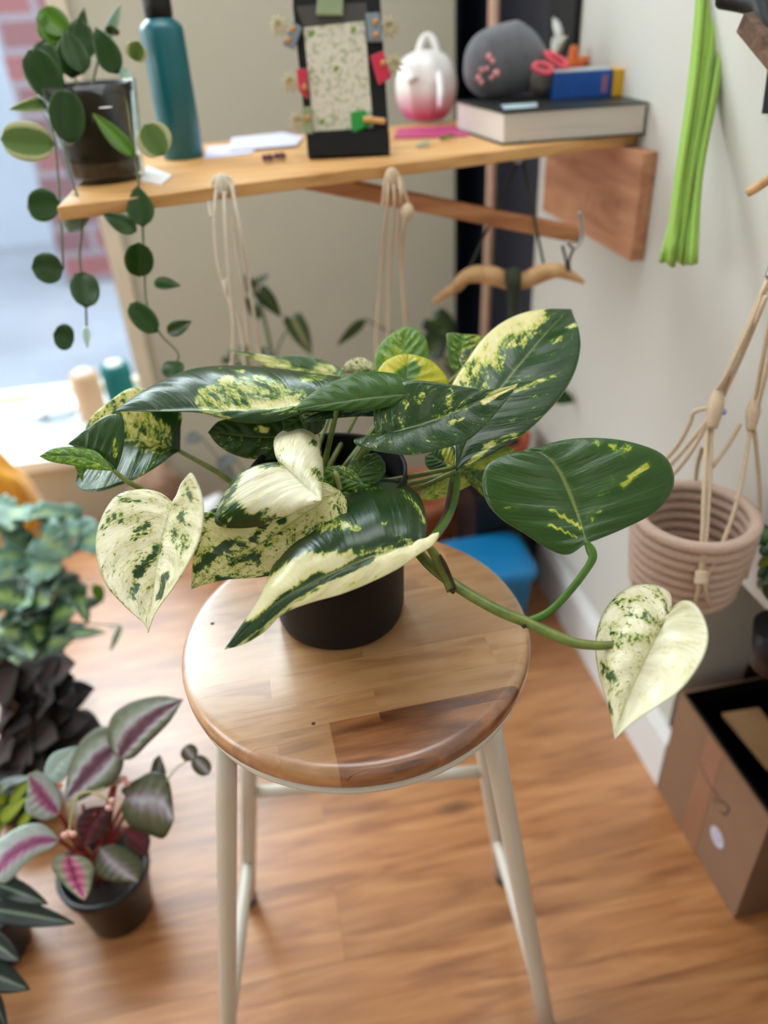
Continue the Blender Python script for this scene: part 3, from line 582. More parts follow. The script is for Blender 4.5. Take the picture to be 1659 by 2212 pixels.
stem([(245,1016,.663),(275,1040,.665),(305,1056,.67),(345,1080,.68),(440,1115,.69),(560,1100,.725),(660,1040,.74)], [.0018,.0022,.0022,.0025,.003,.003,.003])
stem([(376,1088,.657),(400,1110,.672),(450,1113,.70)], [.0018,.0022,.0028])
stem([(860,1130,.70),(820,1080,.72),(780,1010,.735)], [.004,.0042,.004])
# ============================================================ generic leaf and plant helpers
def leaf3(parent, a, b, w, m, up=None, shape='ovate', fold=.15, droop=.12, name='leaf', n=10, nc=4):
    """leaf from point a (stalk) to b (tip), full width w, facing the direction up"""
    a = Vector(a); b = Vector(b); ax = b-a; L_ = ax.length; t = ax.normalized()
    up = Vector(up) if up is not None else (Vector(CAM)-a).normalized()+Vector((0, 0, .6))
    s = t.cross(up); s = s.normalized() if s.length > 1e-6 else t.orthogonal().normalized()
    nn = s.cross(t).normalized()
    bm = bmesh.new(); uvl = bm.loops.layers.uv.new('UVMap'); V = []; UV = {}
    for i in range(n+1):
        v = i/n
        if shape == 'ovate': pr = math.sin(PI*v**.8)**.75*(1-.25*v)
        elif shape == 'round': pr = math.sqrt(max(0, 1-(2*v-1)**2))
        elif shape == 'strap': pr = min(1, v*6+.3)*(1-v**3)
        elif shape == 'heart': pr = (math.sin(PI*min(1, (v+.12)/1.12)**.62)**.8) if v > 0 else .35
        elif shape == 'lobed': pr = abs(math.sin(PI*v**.7))**.6*(.65+.45*abs(math.cos(2.5*PI*v)))
        pr = max(pr, .02) if 0 < i < n else (.02 if shape != 'heart' or i == n else .3)
        row = []
        for j in range(-nc, nc+1):
            u = j/nc
            back = -.16*L_*(abs(u)**1.5) if shape in ('heart', 'lobed') and v < .3 else 0
            p = a+t*(L_*v+back)+s*(u*pr*w*.5)+nn*(abs(u)*fold*pr*w*.5-droop*L_*(v*v)+.02*w*math.sin(9*v)*abs(u))
            q = bm.verts.new(p); row.append(q); UV[q] = ((u+1)/2, v)
        V.append(row)
    for i in range(n):
        for j in range(2*nc):
            f = bm.faces.new((V[i][j], V[i][j+1], V[i+1][j+1], V[i+1][j]))
            for lp in f.loops: lp[uvl].uv = UV[lp.vert]
    o = obj(name, bm, m, parent, smooth=True)
    sd = o.modifiers.new('s', 'SOLIDIFY'); sd.thickness = .0008; sd.offset = 0
    return o
def banded(name, stops, rough=.45, trans=.15, nscale=14, amp=.5, along=0):
    """leaf colouring by distance from the midrib, broken up by noise"""
    m, N, L, p = newmat(name)
    uv = N.new('ShaderNodeUVMap'); uv.uv_map = 'UVMap'; sp = N.new('ShaderNodeSeparateXYZ'); L.new(uv.outputs['UV'], sp.inputs[0])
    a = N.new('ShaderNodeMath'); a.operation = 'MULTIPLY_ADD'; a.inputs[1].default_value = 2; a.inputs[2].default_value = -1; L.new(sp.outputs[0], a.inputs[0])
    b = N.new('ShaderNodeMath'); b.operation = 'ABSOLUTE'; L.new(a.outputs[0], b.inputs[0])
    nz = N.new('ShaderNodeTexNoise'); nz.inputs['Scale'].default_value = nscale; nz.inputs['Detail'].default_value = 4; L.new(uv.outputs['UV'], nz.inputs['Vector'])
    c = N.new('ShaderNodeMath'); c.operation = 'MULTIPLY_ADD'; c.inputs[1].default_value = amp; L.new(nz.outputs['Fac'], c.inputs[0])
    d = N.new('ShaderNodeMath'); d.operation = 'SUBTRACT'; d.inputs[1].default_value = amp*.5; L.new(b.outputs[0], d.inputs[0]); L.new(d.outputs[0], c.inputs[2])
    e = N.new('ShaderNodeMath'); e.operation = 'MULTIPLY_ADD'; e.inputs[1].default_value = along; L.new(sp.outputs[1], e.inputs[0]); L.new(c.outputs[0], e.inputs[2])
    cr = N.new('ShaderNodeValToRGB'); E = cr.color_ramp.elements
    E[0].position = stops[0][0]; E[0].color = srgb(*stops[0][1]); E[1].position = stops[-1][0]; E[1].color = srgb(*stops[-1][1])
    for q, col in stops[1:-1]:
        x = E.new(q); x.color = srgb(*col)
    L.new(e.outputs[0], cr.inputs['Fac']); L.new(cr.outputs['Color'], p.inputs['Base Color']); p.inputs['Roughness'].default_value = rough
    tr = N.new('ShaderNodeBsdfTranslucent'); L.new(cr.outputs['Color'], tr.inputs['Color'])
    ms = N.new('ShaderNodeMixShader'); ms.inputs['Fac'].default_value = trans
    L.new(p.outputs['BSDF'], ms.inputs[1]); L.new(tr.outputs['BSDF'], ms.inputs[2]); L.new(ms.outputs[0], N['Material Output'].inputs['Surface'])
    return m
def pot(parent, c, r0, r1, h, m, soil=True, name='pot', lip=.006):
    bm = lathe(B(), c, [(.001, 0), (r0, 0), (r0+.003, .004), (r1-.004, h-.02), (r1, h-.018), (r1+.002, h), (r1-lip, h), (r1-lip-.004, h-.025), (.001, h-.03)], 40)
    o = obj(name, bm, m, parent, smooth=True)
    if soil: obj('soil', lathe(B(), c, [(.001, h-.022), (r1-lip-.003, h-.026), (r1-lip-.003, h-.029), (.001, h-.029)], 30), M_soil, parent)
    return o
# ============================================================ SHELF
M_ply = wood('shelf_plywood', (226, 178, 118), (214, 162, 100), (190, 134, 76), grain=(1, 10, 10), scale=4, rough=.45)
M_ply2 = wood('pine_brace', (196, 140, 96), (176, 118, 76), (150, 96, 60), grain=(1, 12, 12), scale=5, rough=.5)
M_cleat = wood('cedar_block', (204, 152, 118), (186, 130, 96), (160, 104, 74), grain=(8, 1, 8), scale=5, rough=.5, knots=9)
sh = thing('wall_shelf', 'pale plywood shelf on a timber block, fixed to the right wall', 'shelf', (.2, 1.2, .98))
fl, fr = onz(122, 447, 1.0), onz(1372, 287, 1.0)
ql = [(fl.x, fl.y), (.5985, fr.y), (.5985, 1.45), (fl.x+.02, 1.40)]
obj('board', slab(B(), ql, .984, 1.0), M_ply, sh, bevel=.002)
bxk = .5775; ck = onx(1361, 566, bxk); ek = onx(1174, 400, bxk)
obj('support_block', box(B(), (bxk, ck.y, ck.z), (.5995, ek.y, .9835)), M_cleat, sh, bevel=.002)
a, b = onz(650, 408, .972), onx(1250, 527, .50)
d = (b-a).normalized(); s = Vector((0, 1, 0)); u = d.cross(s).normalized()
if u.z < 0: u = -u
bm = B(); hexa(bm, [a, b, b+s*.03, a+s*.03, a+u*.021, b+u*.021, b+s*.03+u*.021, a+s*.03+u*.021]); obj('brace', bm, M_ply2, sh, bevel=.002)
M_steel = mat('hook_steel', (170, 175, 178), .3, metal=.9, var=.05)
def hook(px, py, d, s=.02):
    c = P(px, py, d)
    return tube(B(), [c+Vector((-.2*s, 0, 1.2*s)), c+Vector((0, 0, .6*s)), c+Vector((.1*s, 0, -.6*s)), c+Vector((-.4*s, 0, -1.1*s)), c+Vector((-.9*s, 0, -.6*s))], .0028, seg=8)
obj('hook', hook(1128, 325, 1.10, .014), M_steel, sh, smooth=True)
obj('hook', hook(1254, 498, 1.03, .02), M_steel, sh, smooth=True)
# ============================================================ glass vase, pot and trailing plant
vc = onz(232, 386, 1.0)
hv = zat(vc.x, vc.y, 178)-1.0
gv = thing('glass_vase', 'clear flared glass cylinder at the left end of the shelf', 'vase', vc)
hz = 1.185
bm = lathe(B(), vc, [(.001, 0), (.047, 0), (.050, .003), (.0625, hv), (.0605, hv), (.048, .006), (.001, .006)], 48)
obj('body', bm, glassy('vase_glass', alpha=.03), gv, smooth=True)
tp = thing('trailing_plant', 'trailing plant with round glossy leaves in a black pot inside the glass vase', 'potted plant', vc+Vector((0, 0, .007)))
M_blk = mat('matte_black_plastic', (20, 20, 22), .4, var=.15, spec=.35)
bm = lathe(B(), vc, [(.001, .02), (.043, .02), (.053, hv-.012), (.056, hv-.012), (.056, hv-.002), (.053, hv-.002), (.05, hv-.02), (.001, hv-.025)], 40); obj('pot', bm, M_blk, tp, smooth=True)
obj('soil', lathe(B(), vc, [(.001, .008), (.0455, .008), (.047, .024), (.001, .024)], 30), mat('wet_brown_gravel', (88, 66, 46), .9, var=.4, scale=120), tp)
c = onz(232, 386, 1.0); lab = P(228, 232, dep(vc+Vector((0, 0, .1)))-.058)
obj('price_sticker', lathe(B(), lab, [(.0001, 0), (.008, 0), (.008, .0001), (.0001, .0001)], 20), mat('sticker_white', (225, 215, 205), .6), tp).rotation_euler = (0, 0, 0)
M_hoya = banded('glossy_green_leaf', [(0, (38, 78, 14)), (.5, (30, 66, 14)), (1, (52, 88, 30))], .28, .22, 5, .3)
M_hoyab = banded('bright_green_leaf', [(0, (110, 158, 20)), (.5, (84, 132, 14)), (1, (92, 140, 24))], .35, .45, 5, .3)
M_hoyas = banded('pale_silver_leaf', [(0, (130, 164, 140)), (.6, (150, 180, 160)), (1, (186, 206, 190))], .35, .2, 6, .3)
M_hoyav = banded('cream_edged_leaf', [(0, (96, 128, 60)), (.62, (110, 140, 74)), (.72, (196, 200, 150)), (1, (206, 208, 160))], .35, .25, 5, .15)
dv = 1.0
HL = [((118,100),(104,20),62,M_hoyab,.98,'ovate'),((145,75),(84,22),58,M_hoyab,.98,'round'),((165,150),(182,14),40,M_hoya,1.0,'ovate'),((190,130),(165,40),52,M_hoya,1.0,'round'),((225,95),(262,8),26,M_hoyas,1.02,'ovate'),
      ((155,170),(140,75),66,M_hoya,.97,'ovate'),((180,160),(140,62),60,M_hoya,.96,'ovate'),((255,160),(205,58),58,M_hoya,.96,'ovate'),((130,215),(60,108),72,M_hoya,.94,'round'),((110,205),(95,85),60,M_hoya,.95,'round'),
      ((118,218),(20,236),30,M_hoyav,.95,'ovate'),((150,310),(140,190),70,M_hoya,.92,'round'),((118,312),(0,300),76,M_hoyav,.93,'round'),((290,340),(200,242),42,M_hoyab,.92,'ovate'),((290,130),(300,90),44,M_hoyav,.96,'round'),
      ((355,335),(312,268),74,M_hoyav,.92,'round'),((275,150),(262,165),30,M_hoyas,.98,'round'),((245,75),(240,55),30,M_hoya,1.0,'round'),((100,80),(150,110),52,M_hoya,.99,'round'),
      ((130,440),(58,448),66,M_hoya,.93,'round'),((180,420),(150,500),54,M_hoyas,.95,'round'),((310,490),(295,400),62,M_hoya,.92,'ovate'),((296,500),(222,462),44,M_hoya,.92,'ovate'),
      ((136,582),(68,578),62,M_hoya,.93,'round'),((180,588),(186,664),58,M_hoya,.93,'round'),((300,598),(300,524),58,M_hoya,.92,'round'),((332,610),(388,616),30,M_hoya,.92,'ovate'),
      ((340,718),(280,655),48,M_hoya,.92,'round'),((362,718),(412,695),34,M_hoya,.92,'ovate'),((160,735),(115,722),54,M_hoya,.93,'round'),((186,705),(188,750),18,M_hoyas,.93,'ovate'),((378,780),(368,818),46,M_hoya,.92,'round')]
for (b0, t0, wpx, m, d, shp) in HL:
    A = P(*b0, d); T = P(*t0, d-.012+random.uniform(-.012, .012))
    L0 = (T-A).length
    leaf3(tp, A, T, wpx/F*d*1.05, m, shape=shp, fold=.18, droop=.04, up=(Vector(CAM)-A).normalized()+Vector((random.uniform(-.3, .3), 0, random.uniform(-.1, .3))))
M_vin = mat('trailing_stem', (96, 100, 70), .6, var=.2)
def ptube(parent, pts, r, m, name='stem'): return obj(name, tube(B(), [P(*p) for p in pts], r, seg=7), m, parent, smooth=True)
topc = vc+Vector((0, 0, hv-.02))
for pts in ([(150,200,.955),(140,320,.925),(160,400,.93),(178,470,.935),(172,560,.935),(184,640,.935),(188,740,.935)],
            [(262,200,.96),(285,300,.925),(300,400,.925),(308,490,.925),(312,590,.925),(318,660,.925),(345,720,.925),(385,765,.925),(372,800,.925)],
            [(110,215,.95),(120,320,.935),(130,440,.935),(136,582,.935)], [(165,180,1.0),(160,120,.98),(150,80,.985)], [(200,180,1.0),(215,120,.98),(235,70,1.01)]):
    q = [P(*p) for p in pts]
    obj('stem', tube(B(), [topc]+q, .0014, seg=6), M_vin, tp, smooth=True)
# ============================================================ bottle
bc = onz(398, 340, 1.0); zb = zat(bc.x, bc.y, 34)-1.0
bt = thing('water_bottle', 'tall teal metal water bottle with black screw cap on the shelf', 'bottle', bc)
r = .0295; h = zb
obj('body', lathe(B(), bc, [(.001, 0), (r-.002, 0), (r, .003), (r, h*.90), (r-.001, h*.925), (r-.004, h*.95), (r-.009, h*.972), (r-.012, h*.985), (r-.0125, h)], 48), mat('teal_powder_coat', (0, 98, 110), .3, var=.05, spec=.6), bt, smooth=True)
obj('cap', lathe(B(), bc, [(.001, h-.002), (r-.011, h-.002), (r-.0105, h+.012), (r-.0105, h+.04), (r-.013, h+.044), (.001, h+.044)], 32), M_blk, bt, smooth=True)
obj('paper_scrap', slab(B(), [tuple(onz(305, 392, 1)[:2]), tuple(onz(350, 402, 1)[:2]), tuple(onz(372, 382, 1)[:2]), tuple(onz(318, 362, 1)[:2])], 1.0002, 1.0025), mat('white_paper', (232, 230, 228), .7, var=.03), None)
tag(bpy.data.objects['paper_scrap'], 'small white paper scrap lying between the glass vase and the teal bottle', 'paper')
M_paper = mat('lilac_white_paper', (214, 214, 236), .7, var=.03)
for nm, q, lb in (('paper_sheet', [(440,345),(545,332),(560,310),(450,318)], 'pale lilac paper sheet lying right beside the teal bottle'), ('paper_sheet', [(498,330),(640,318),(655,300),(610,290),(500,302)], 'pale lilac paper sheet lying left of the black display stand')):
    pts = [onz(*p, 1.0) for p in q]; bm = B(); z0 = 1.0003 if 'beside the teal' in lb else 1.002
    vb = [bm.verts.new((p.x, p.y, z0)) for p in pts]; vt = [bm.verts.new((p.x, p.y, z0+.0012)) for p in pts]
    bm.faces.new(vb[::-1]); bm.faces.new(vt)
    for i in range(len(pts)): bm.faces.new((vb[i], vb[(i+1) % len(pts)], vt[(i+1) % len(pts)], vt[i]))
    bmesh.ops.recalc_face_normals(bm, faces=bm.faces)
    tag(obj(nm, bm, M_paper), lb, 'paper')
M_plum = mat('dried_plum_petal', (110, 66, 70), .7, var=.3, scale=80)
for px, py, lb in ((580, 350, 'dried plum-coloured flower head on the shelf, the left of two'), (606, 346, 'dried plum-coloured flower head on the shelf, the right of two')):
    c = onz(px, py, 1.0); bm = B()
    for k in range(7):
        a = k*.9; ball(bm, c+Vector((.005*math.cos(a), .005*math.sin(a), .005+.002*(k % 2))), .0048, 1, 1, .7, sub=1)
    tag(obj('dried_flower', bm, M_plum, smooth=True), lb, 'dried flower', 'dried plum flower heads on the shelf')
# ============================================================ display stand with card and clips
L0, R0 = onz(668, 343, 1.0), onz(843, 335, 1.0)
ex = (R0-L0); wd = ex.length; ex.normalize(); ey = Vector((-ex.y, ex.x, 0)); 
zt = zat((L0.x+R0.x)/2, (L0.y+R0.y)/2, -40)-1.0
ds = thing('display_stand', 'black leaning display stand with a printed card, in the middle of the shelf', 'stand', (L0+R0)/2)
lean = .30
def sp(u, v, o=0): return L0+ex*(u*wd)+Vector((0, 0, 1))*(v*zt)+ey*(v*zt*lean)-ey*o-Vector((0, 0, 1))*0
# keep outline straight up the picture: sample heights by picture row
def sq(px, py, o=0):                                           # point on the leaning face at a pixel
    n = ex.cross(Vector((0, 0, 1))+ey*lean).normalized(); rr = Vector(ray(px, py)); c0 = Vector(CAM)
    if n.dot(rr) > 0: n = -n
    t = (L0-c0+n*o).dot(n)/rr.dot(n); return c0+rr*t, n
def face_plate(name, pxs, o, th, m, parent, bevel=0):
    f = []; g = []
    for p in pxs:
        q, n = sq(p[0], p[1], o); f.append(q+n*th); g.append(q)
    bm = B(); vb = [bm.verts.new(p) for p in g]; vt = [bm.verts.new(p) for p in f]
    bm.faces.new(vb[::-1]); bm.faces.new(vt)
    for i in range(len(f)): bm.faces.new((vb[i], vb[(i+1) % len(f)], vt[(i+1) % len(f)], vt[i]))
    bmesh.ops.recalc_face_normals(bm, faces=bm.faces)
    return obj(name, bm, m, parent, bevel=bevel)
M_bs = mat('black_stand_board', (16, 16, 17), .45, var=.1, spec=.3)
face_plate('board', [(668,342),(843,334),(818,-60),(634,-60),(634,20)], -.006, .006, M_bs, ds, .001)
face_plate('ledge', [(668,342),(843,334),(841,285),(664,292)], .0, .012, M_bs, ds, .001)
face_plate('back_strut', [(700,330),(800,326),(790,60),(690,60)], -.03, .004, M_bs, ds)
face_plate('clear_sleeve', [(640,14),(790,6),(800,48),(655,58)], .0, .0015, mat('smoky_plastic', (70, 68, 66), .25, var=.05), ds)
def card_material():
    m, N, L, p = newmat('printed_card')
    tc = N.new('ShaderNodeTexCoord'); vo = N.new('ShaderNodeTexNoise'); vo.inputs['Scale'].default_value = 170; vo.inputs['Detail'].default_value = 1; L.new(tc.outputs['Object'], vo.inputs['Vector'])
    cr = N.new('ShaderNodeValToRGB'); e = cr.color_ramp.elements; e[0].position = .36; e[0].color = srgb(160, 166, 134); e[1].position = .5; e[1].color = srgb(206, 198, 182)
    L.new(vo.outputs['Fac'], cr.inputs['Fac']); L.new(cr.outputs['Color'], p.inputs['Base Color']); p.inputs['Roughness'].default_value = .6
    return m
face_plate('printed_card', [(678,285),(806,276),(788,46),(656,60)], .0015, .0015, card_material(), None)
tag(bpy.data.objects['printed_card'], 'cream card printed with small green leaves, on the black stand', 'card')
M_lime = mat('printed_leaf_green', (120, 150, 60), .6)
for px, py in ((675,74),(764,66),(727,150),(697,265)):
    c, n = sq(px, py, .0032); bm = B(); ball(bm, c, .0042, 1, 1, 1.2, sub=2)
    bmesh.ops.scale(bm, vec=(1, .15, 1), verts=bm.verts, space=Matrix.Translation(-c)); obj('printed_leaf', bm, M_lime, bpy.data.objects['printed_card'], smooth=True)
M_pet = mat('pale_dried_petal', (206, 196, 160), .7, var=.15, trans=.2)
def clip(poly, m, dots, mdot, tuft, label, cat='clip', group=None):
    o = face_plate('fabric_clip', poly, .002, .008, m, None, .0015); tag(o, label, cat, group)
    for px, py in dots:
        c, n = sq(px, py, .012); bm = B(); ball(bm, c, .004, 1, .5, 1, sub=2); obj('bead', bm, mdot, o, smooth=True)
    if tuft:
        c, n = sq(tuft[0], tuft[1], .006); bm = B()
        for k in range(9):
            a = k*.698; q = c+Vector((ex.x*math.cos(a), ex.y*math.cos(a), math.sin(a)))*.014
            tube(bm, [c, c.lerp(q, .5)+n*.002, q], [.001, .0022, .0006], seg=5)
        obj('dried_petals', bm, M_pet, o, smooth=True)
M_bg = mat('blue_grey_felt', (120, 132, 142), .8, sheen=.3); M_or = mat('mustard_bead', (206, 150, 80), .5)
M_rd = mat('raspberry_felt', (186, 30, 62), .8, sheen=.3); M_gn = mat('sage_felt', (136, 150, 112), .8, sheen=.3)
clip([(636,110),(654,62),(634,50),(612,98)], M_bg, [(632,62),(622,86)], M_or, (603,56), 'blue-grey clip with mustard beads on the stand’s left edge')
clip([(796,92),(828,92),(820,30),(790,32)], M_bg, [(811,47),(812,75)], M_or, (842,58), 'blue-grey clip with mustard beads on the stand’s right edge')
clip([(648,200),(666,216),(664,150),(642,152)], M_rd, [(658,188)], M_or, (628,178), 'raspberry red clip on the stand’s left edge, below the blue-grey one')
clip([(818,186),(846,168),(828,112),(800,124)], M_rd, [(828,136)], M_or, (852,140), 'raspberry red clip on the stand’s right edge, below the blue-grey one')
clip([(658,290),(678,296),(672,232),(654,234)], M_gn, [(664,255)], M_or, (644,262), 'sage green clip low on the stand’s left edge')
clip([(684,36),(742,36),(742,-30),(690,-30)], M_gn, [], M_or, None, 'wide sage green clip gripping the top of the stand')
clip([(762,292),(805,270),(790,240),(758,245)], mat('bright_green_felt', (30, 140, 56), .8), [], M_or, None, 'bright green leaf-shaped clip at the card’s lower right corner')
c1, n = sq(785, 257, .012); c2, _ = sq(832, 262, .012)
obj('wooden_peg', tube(B(), [c1, c2], [.0042, .0038], seg=8), M_ply, bpy.data.objects['fabric_clip.006'], smooth=True)
# ============================================================ teapot-like white pot
tc_ = onz(922, 262, 1.0); tw = thing('white_teapot', 'round white teapot with tall looped handle and pink-dipped base on the shelf', 'teapot', tc_)
def teapot_material():
    m, N, L, p = newmat('white_ceramic_pink_dip')
    tc = N.new('ShaderNodeTexCoord'); s = N.new('ShaderNodeSeparateXYZ'); L.new(tc.outputs['Object'], s.inputs[0])
    nz = N.new('ShaderNodeTexNoise'); nz.inputs['Scale'].default_value = 30; L.new(tc.outputs['Object'], nz.inputs['Vector'])
    a = N.new('ShaderNodeMath'); a.operation = 'MULTIPLY_ADD'; a.inputs[1].default_value = .012; L.new(nz.outputs['Fac'], a.inputs[0]); L.new(s.outputs[2], a.inputs[2])
    mr = N.new('ShaderNodeMapRange'); mr.inputs['From Min'].default_value = .022; mr.inputs['From Max'].default_value = .058; L.new(a.outputs[0], mr.inputs['Value'])
    cr = N.new('ShaderNodeValToRGB'); e = cr.color_ramp.elements; e[0].color = srgb(214, 92, 150); e[1].color = srgb(236, 234, 232); L.new(mr.outputs[0], cr.inputs['Fac'])
    L.new(cr.outputs['Color'], p.inputs['Base Color']); p.inputs['Roughness'].default_value = .3; return m
M_tea = teapot_material(); rt = .053
bm = B(); seg = 60; prof = [(.001, 0), (.028, .001), (.040, .010), (.050, .030), (.053, .052), (.050, .078), (.040, .097), (.024, .106), (.001, .108)]
rings = []
for r_, z_ in prof:
    rings.append([bm.verts.new((tc_.x+r_*(1+.035*math.cos(8*a))*math.cos(a), tc_.y+r_*(1+.035*math.cos(8*a))*math.sin(a), tc_.z+z_)) for a in [2*PI*k/seg for k in range(seg)]])
for a_, b_ in zip(rings, rings[1:]):
    for k in range(seg): bm.faces.new((a_[k], a_[(k+1) % seg], b_[(k+1) % seg], b_[k]))
o = obj('body', bm, M_tea, tw, smooth=True); sb = o.modifiers.new('s', 'SUBSURF'); sb.levels = 1; sb.render_levels = 1
dt = dep(tc_+Vector((0, 0, .1)))
obj('handle', tube(B(), [P(906,160,dt), P(904,118,dt), P(913,86,dt), P(926,78,dt), P(938,92,dt), P(946,130,dt), P(952,190,dt-.045), P(950,235,dt-.05)], [.006,.006,.006,.006,.006,.006,.006,.004], seg=14), M_tea, tw, smooth=True)
obj('spout', tube(B(), [P(893,175,dt-.02), P(884,152,dt-.02), P(880,138,dt-.02)], [.010,.006,.0035], seg=12), M_tea, tw, smooth=True)
bm = slab(B(), [tuple(onz(*p, 1.0)[:2]) for p in ((850,300),(1010,296),(1020,272),(860,280))], 1.0005, 1.002)
tag(obj('magenta_card', bm, mat('magenta_card', (190, 60, 120), .5, var=.1)), 'magenta card lying under the white teapot', 'card')
for px, py, mm_, lb in ((965,296,M_hoyab,'small fallen green leaf in front of the white teapot, nearer the book'), (915,312,M_hoyas,'small pale fallen leaf in front of the white teapot')):
    a = onz(px-14, py+6, 1.002); b = onz(px+16, py-8, 1.006); o = leaf3(None, a, b, .014, mm_, up=(0, 0, 1), name='fallen_leaf', droop=0); tag(o, lb, 'leaf')
# ============================================================ book and things on it
def vert(p, z): return Vector((p.x, p.y, z))
bA = onz(1085, 313, 1.001); bR = onz(1392, 290, 1.001); exb = (bR-bA); Wb = min(exb.length, .60-bA.x-.003); exb.normalize(); eyb = Vector((-exb.y, exb.x, 0))
Bd = .185; hb = zat(bA.x, bA.y, 243)-1.0
if bA.x+exb.x*Wb-eyb.x*0 > .597: Wb = (.597-bA.x)/exb.x
bk = thing('thick_book', 'thick grey-paged book with dark cover, lying flat at the right end of the shelf', 'book', bA)
sk = Vector((-.03, 0, 0))*0
c4 = [bA, bA+exb*Wb, bA+exb*Wb+eyb*Bd, bA+eyb*Bd-exb*.03]
def poly(pts, z0, z1, inset=0):
    cc = sum((Vector(p) for p in pts), Vector())/4
    return slab(B(), [tuple((Vector(p)+(cc-Vector(p)).normalized()*inset)[:2]) for p in pts], z0, z1)
M_pages = mat('book_pages', (206, 198, 190), .75, var=.12, scale=300, stretch=(.02, .02, 3))
obj('pages', poly(c4, 1.003, 1.0+hb-.002, .003), M_pages, bk)
M_cover = mat('dark_green_cover', (24, 32, 30), .4, var=.1)
obj('cover', poly(c4, 1.0005, 1.003), M_cover, bk); obj('cover', poly(c4, 1.0+hb-.002, 1.0+hb), M_cover, bk)
zb_ = 1.0+hb
def onb(px, py): return onz(px, py, zb_)
q = [onb(1090,238), onb(1160,232), onb(1160,223), onb(1082,228)]
tag(obj('paper_strip', slab(B(), [tuple(p[:2]) for p in q], zb_+.0002, zb_+.001), mat('pale_blue_paper', (170, 188, 196), .6)), 'pale blue paper strip on the front edge of the book cover', 'paper')
# pouch
c0 = onb(1112, 216); c0 = c0+eyb*.045
pg = thing('fabric_pouch', 'rounded grey fabric pouch with pink flowers, lying on the thick book', 'bag', c0)
bm = B(); bmesh.ops.create_uvsphere(bm, u_segments=40, v_segments=24, radius=1)
for v in bm.verts:
    x, y, z = v.co; t = z
    k = 1-.18*max(0, x)
    v.co = Vector((math.copysign(abs(x)**.85, x)*.07, y*.038, 0))+Vector((0, 0, max(-.001, (.5+.5*math.copysign(abs(z)**.8, z))*(.102 if x < .0 else .102-.05*x))))
    v.co += Vector((.01*z, 0, .002*math.sin(60*v.co.x)))
bm.transform(Matrix.Rotation(math.atan2(exb.y, exb.x), 4, 'Z')); bm.transform(Matrix.Translation(c0+Vector((0, 0, .001))))
M_gf = mat('grey_canvas', (104, 106, 112), .9, var=.12, scale=60, sheen=.2)
obj('body', bm, M_gf, pg, smooth=True)
dp = dep(c0+Vector((0, 0, .05)))-.044
bm = B()
for px, py, s in ((1056,122,7),(1064,132,6),(1040,152,6),(1052,148,5),(1072,158,8),(1033,168,6),(1040,178,5),(1062,168,5)): ball(bm, P(px, py, dp+abs(px-1085)*.0003), s/F*1.15, 1, .35, 1, sub=2)
obj('flower_print', bm, mat('pink_flower_print', (236, 160, 164), .8, var=.3, scale=200), pg, smooth=True)
obj('strap', tube(B(), [P(1100,95,dp+.05), P(1130,66,dp+.05), P(1155,80,dp+.05), P(1175,118,dp+.05), P(1180,140,dp+.05)], [.004,.006,.006,.006,.004], seg=10), mat('slate_strap', (62, 78, 86), .8), pg, smooth=True)
c1 = onb(1184, 213)+eyb*.03
bm = B(); bmesh.ops.create_uvsphere(bm, u_segments=24, v_segments=14, radius=1)
for v in bm.verts: v.co = Vector((v.co.x*.024, v.co.y*.03, (v.co.z*.5+.5)*.05))
bm.transform(Matrix.Translation(c1+Vector((0, 0, .001))))
tag(obj('cloth_ball', bm, mat('taupe_cloth', (112, 106, 98), .9, var=.2, scale=70), smooth=True), 'taupe rolled cloth between the grey pouch and the blue box', 'cloth')
M_pk = mat('coral_plastic', (222, 84, 98), .4)
sc_ = thing('scissors', 'coral pink-handled scissors resting on the taupe cloth and blue box', 'scissors', P(1180,160,dp+.01))
def ring(cx, cy, rx, ry, ang, d):
    pts = []
    for k in range(17):
        a = 2*PI*k/16; x = rx*math.cos(a); y = ry*math.sin(a); pts.append(P(cx+x*math.cos(ang)-y*math.sin(ang), cy+x*math.sin(ang)+y*math.cos(ang), d))
    return tube(B(), pts, .0042, seg=8, n=33)
obj('handle', ring(1173, 148, 20, 9, .25, dp), M_pk, sc_, smooth=True); obj('handle', ring(1202, 130, 27, 7, .55, dp+.015), M_pk, sc_, smooth=True)
obj('blade', tube(B(), [P(1195,158,dp+.005), P(1235,168,dp+.02)], [.004,.001], seg=8), M_steel, sc_, smooth=True)
# blue box, yellow box, grey box standing on the book
def upbox(p0, p1, pyt, depth, name, m, lab_, cat_, bev=.001, z=zb_):
    a, b = onz(*p0, z), onz(*p1, z); h_ = zat(a.x, a.y, pyt)-z
    e = (b-a); e.normalize(); f = Vector((-e.y, e.x, 0))
    bm = slab(B(), [tuple(x[:2]) for x in (a, b, b+f*depth, a+f*depth)], z+.0003, z+h_)
    return tag(obj(name, bm, m, bevel=bev), lab_, cat_), a, b, f, h_
o, a, b, f, hh = upbox((1196,216), (1318,209), 158, .05, 'blue_box', mat('royal_blue_card', (6, 74, 158), .4, var=.2, scale=18), 'royal blue carton on the thick book, right of the pouch', 'box')
obj('pale_lid', slab(B(), [tuple(x[:2]) for x in (a, b, b+f*.05, a+f*.05)], zb_+hh, zb_+hh+.002), mat('pale_lid', (176, 184, 190), .5), o)
e_ = (b-a); obj('red_stripe', slab(B(), [tuple(x[:2]) for x in (a+e_*.83-f*.0006, a+e_*.92-f*.0006, a+e_*.92, a+e_*.83)], zb_+.006, zb_+hh-.006), mat('red_print', (150, 90, 120), .5), o)
upbox((1323,209), (1352,207), 150, .05, 'yellow_box', mat('mustard_card', (214, 162, 20), .45, var=.08), 'slim mustard yellow box standing beside the blue carton', 'box')
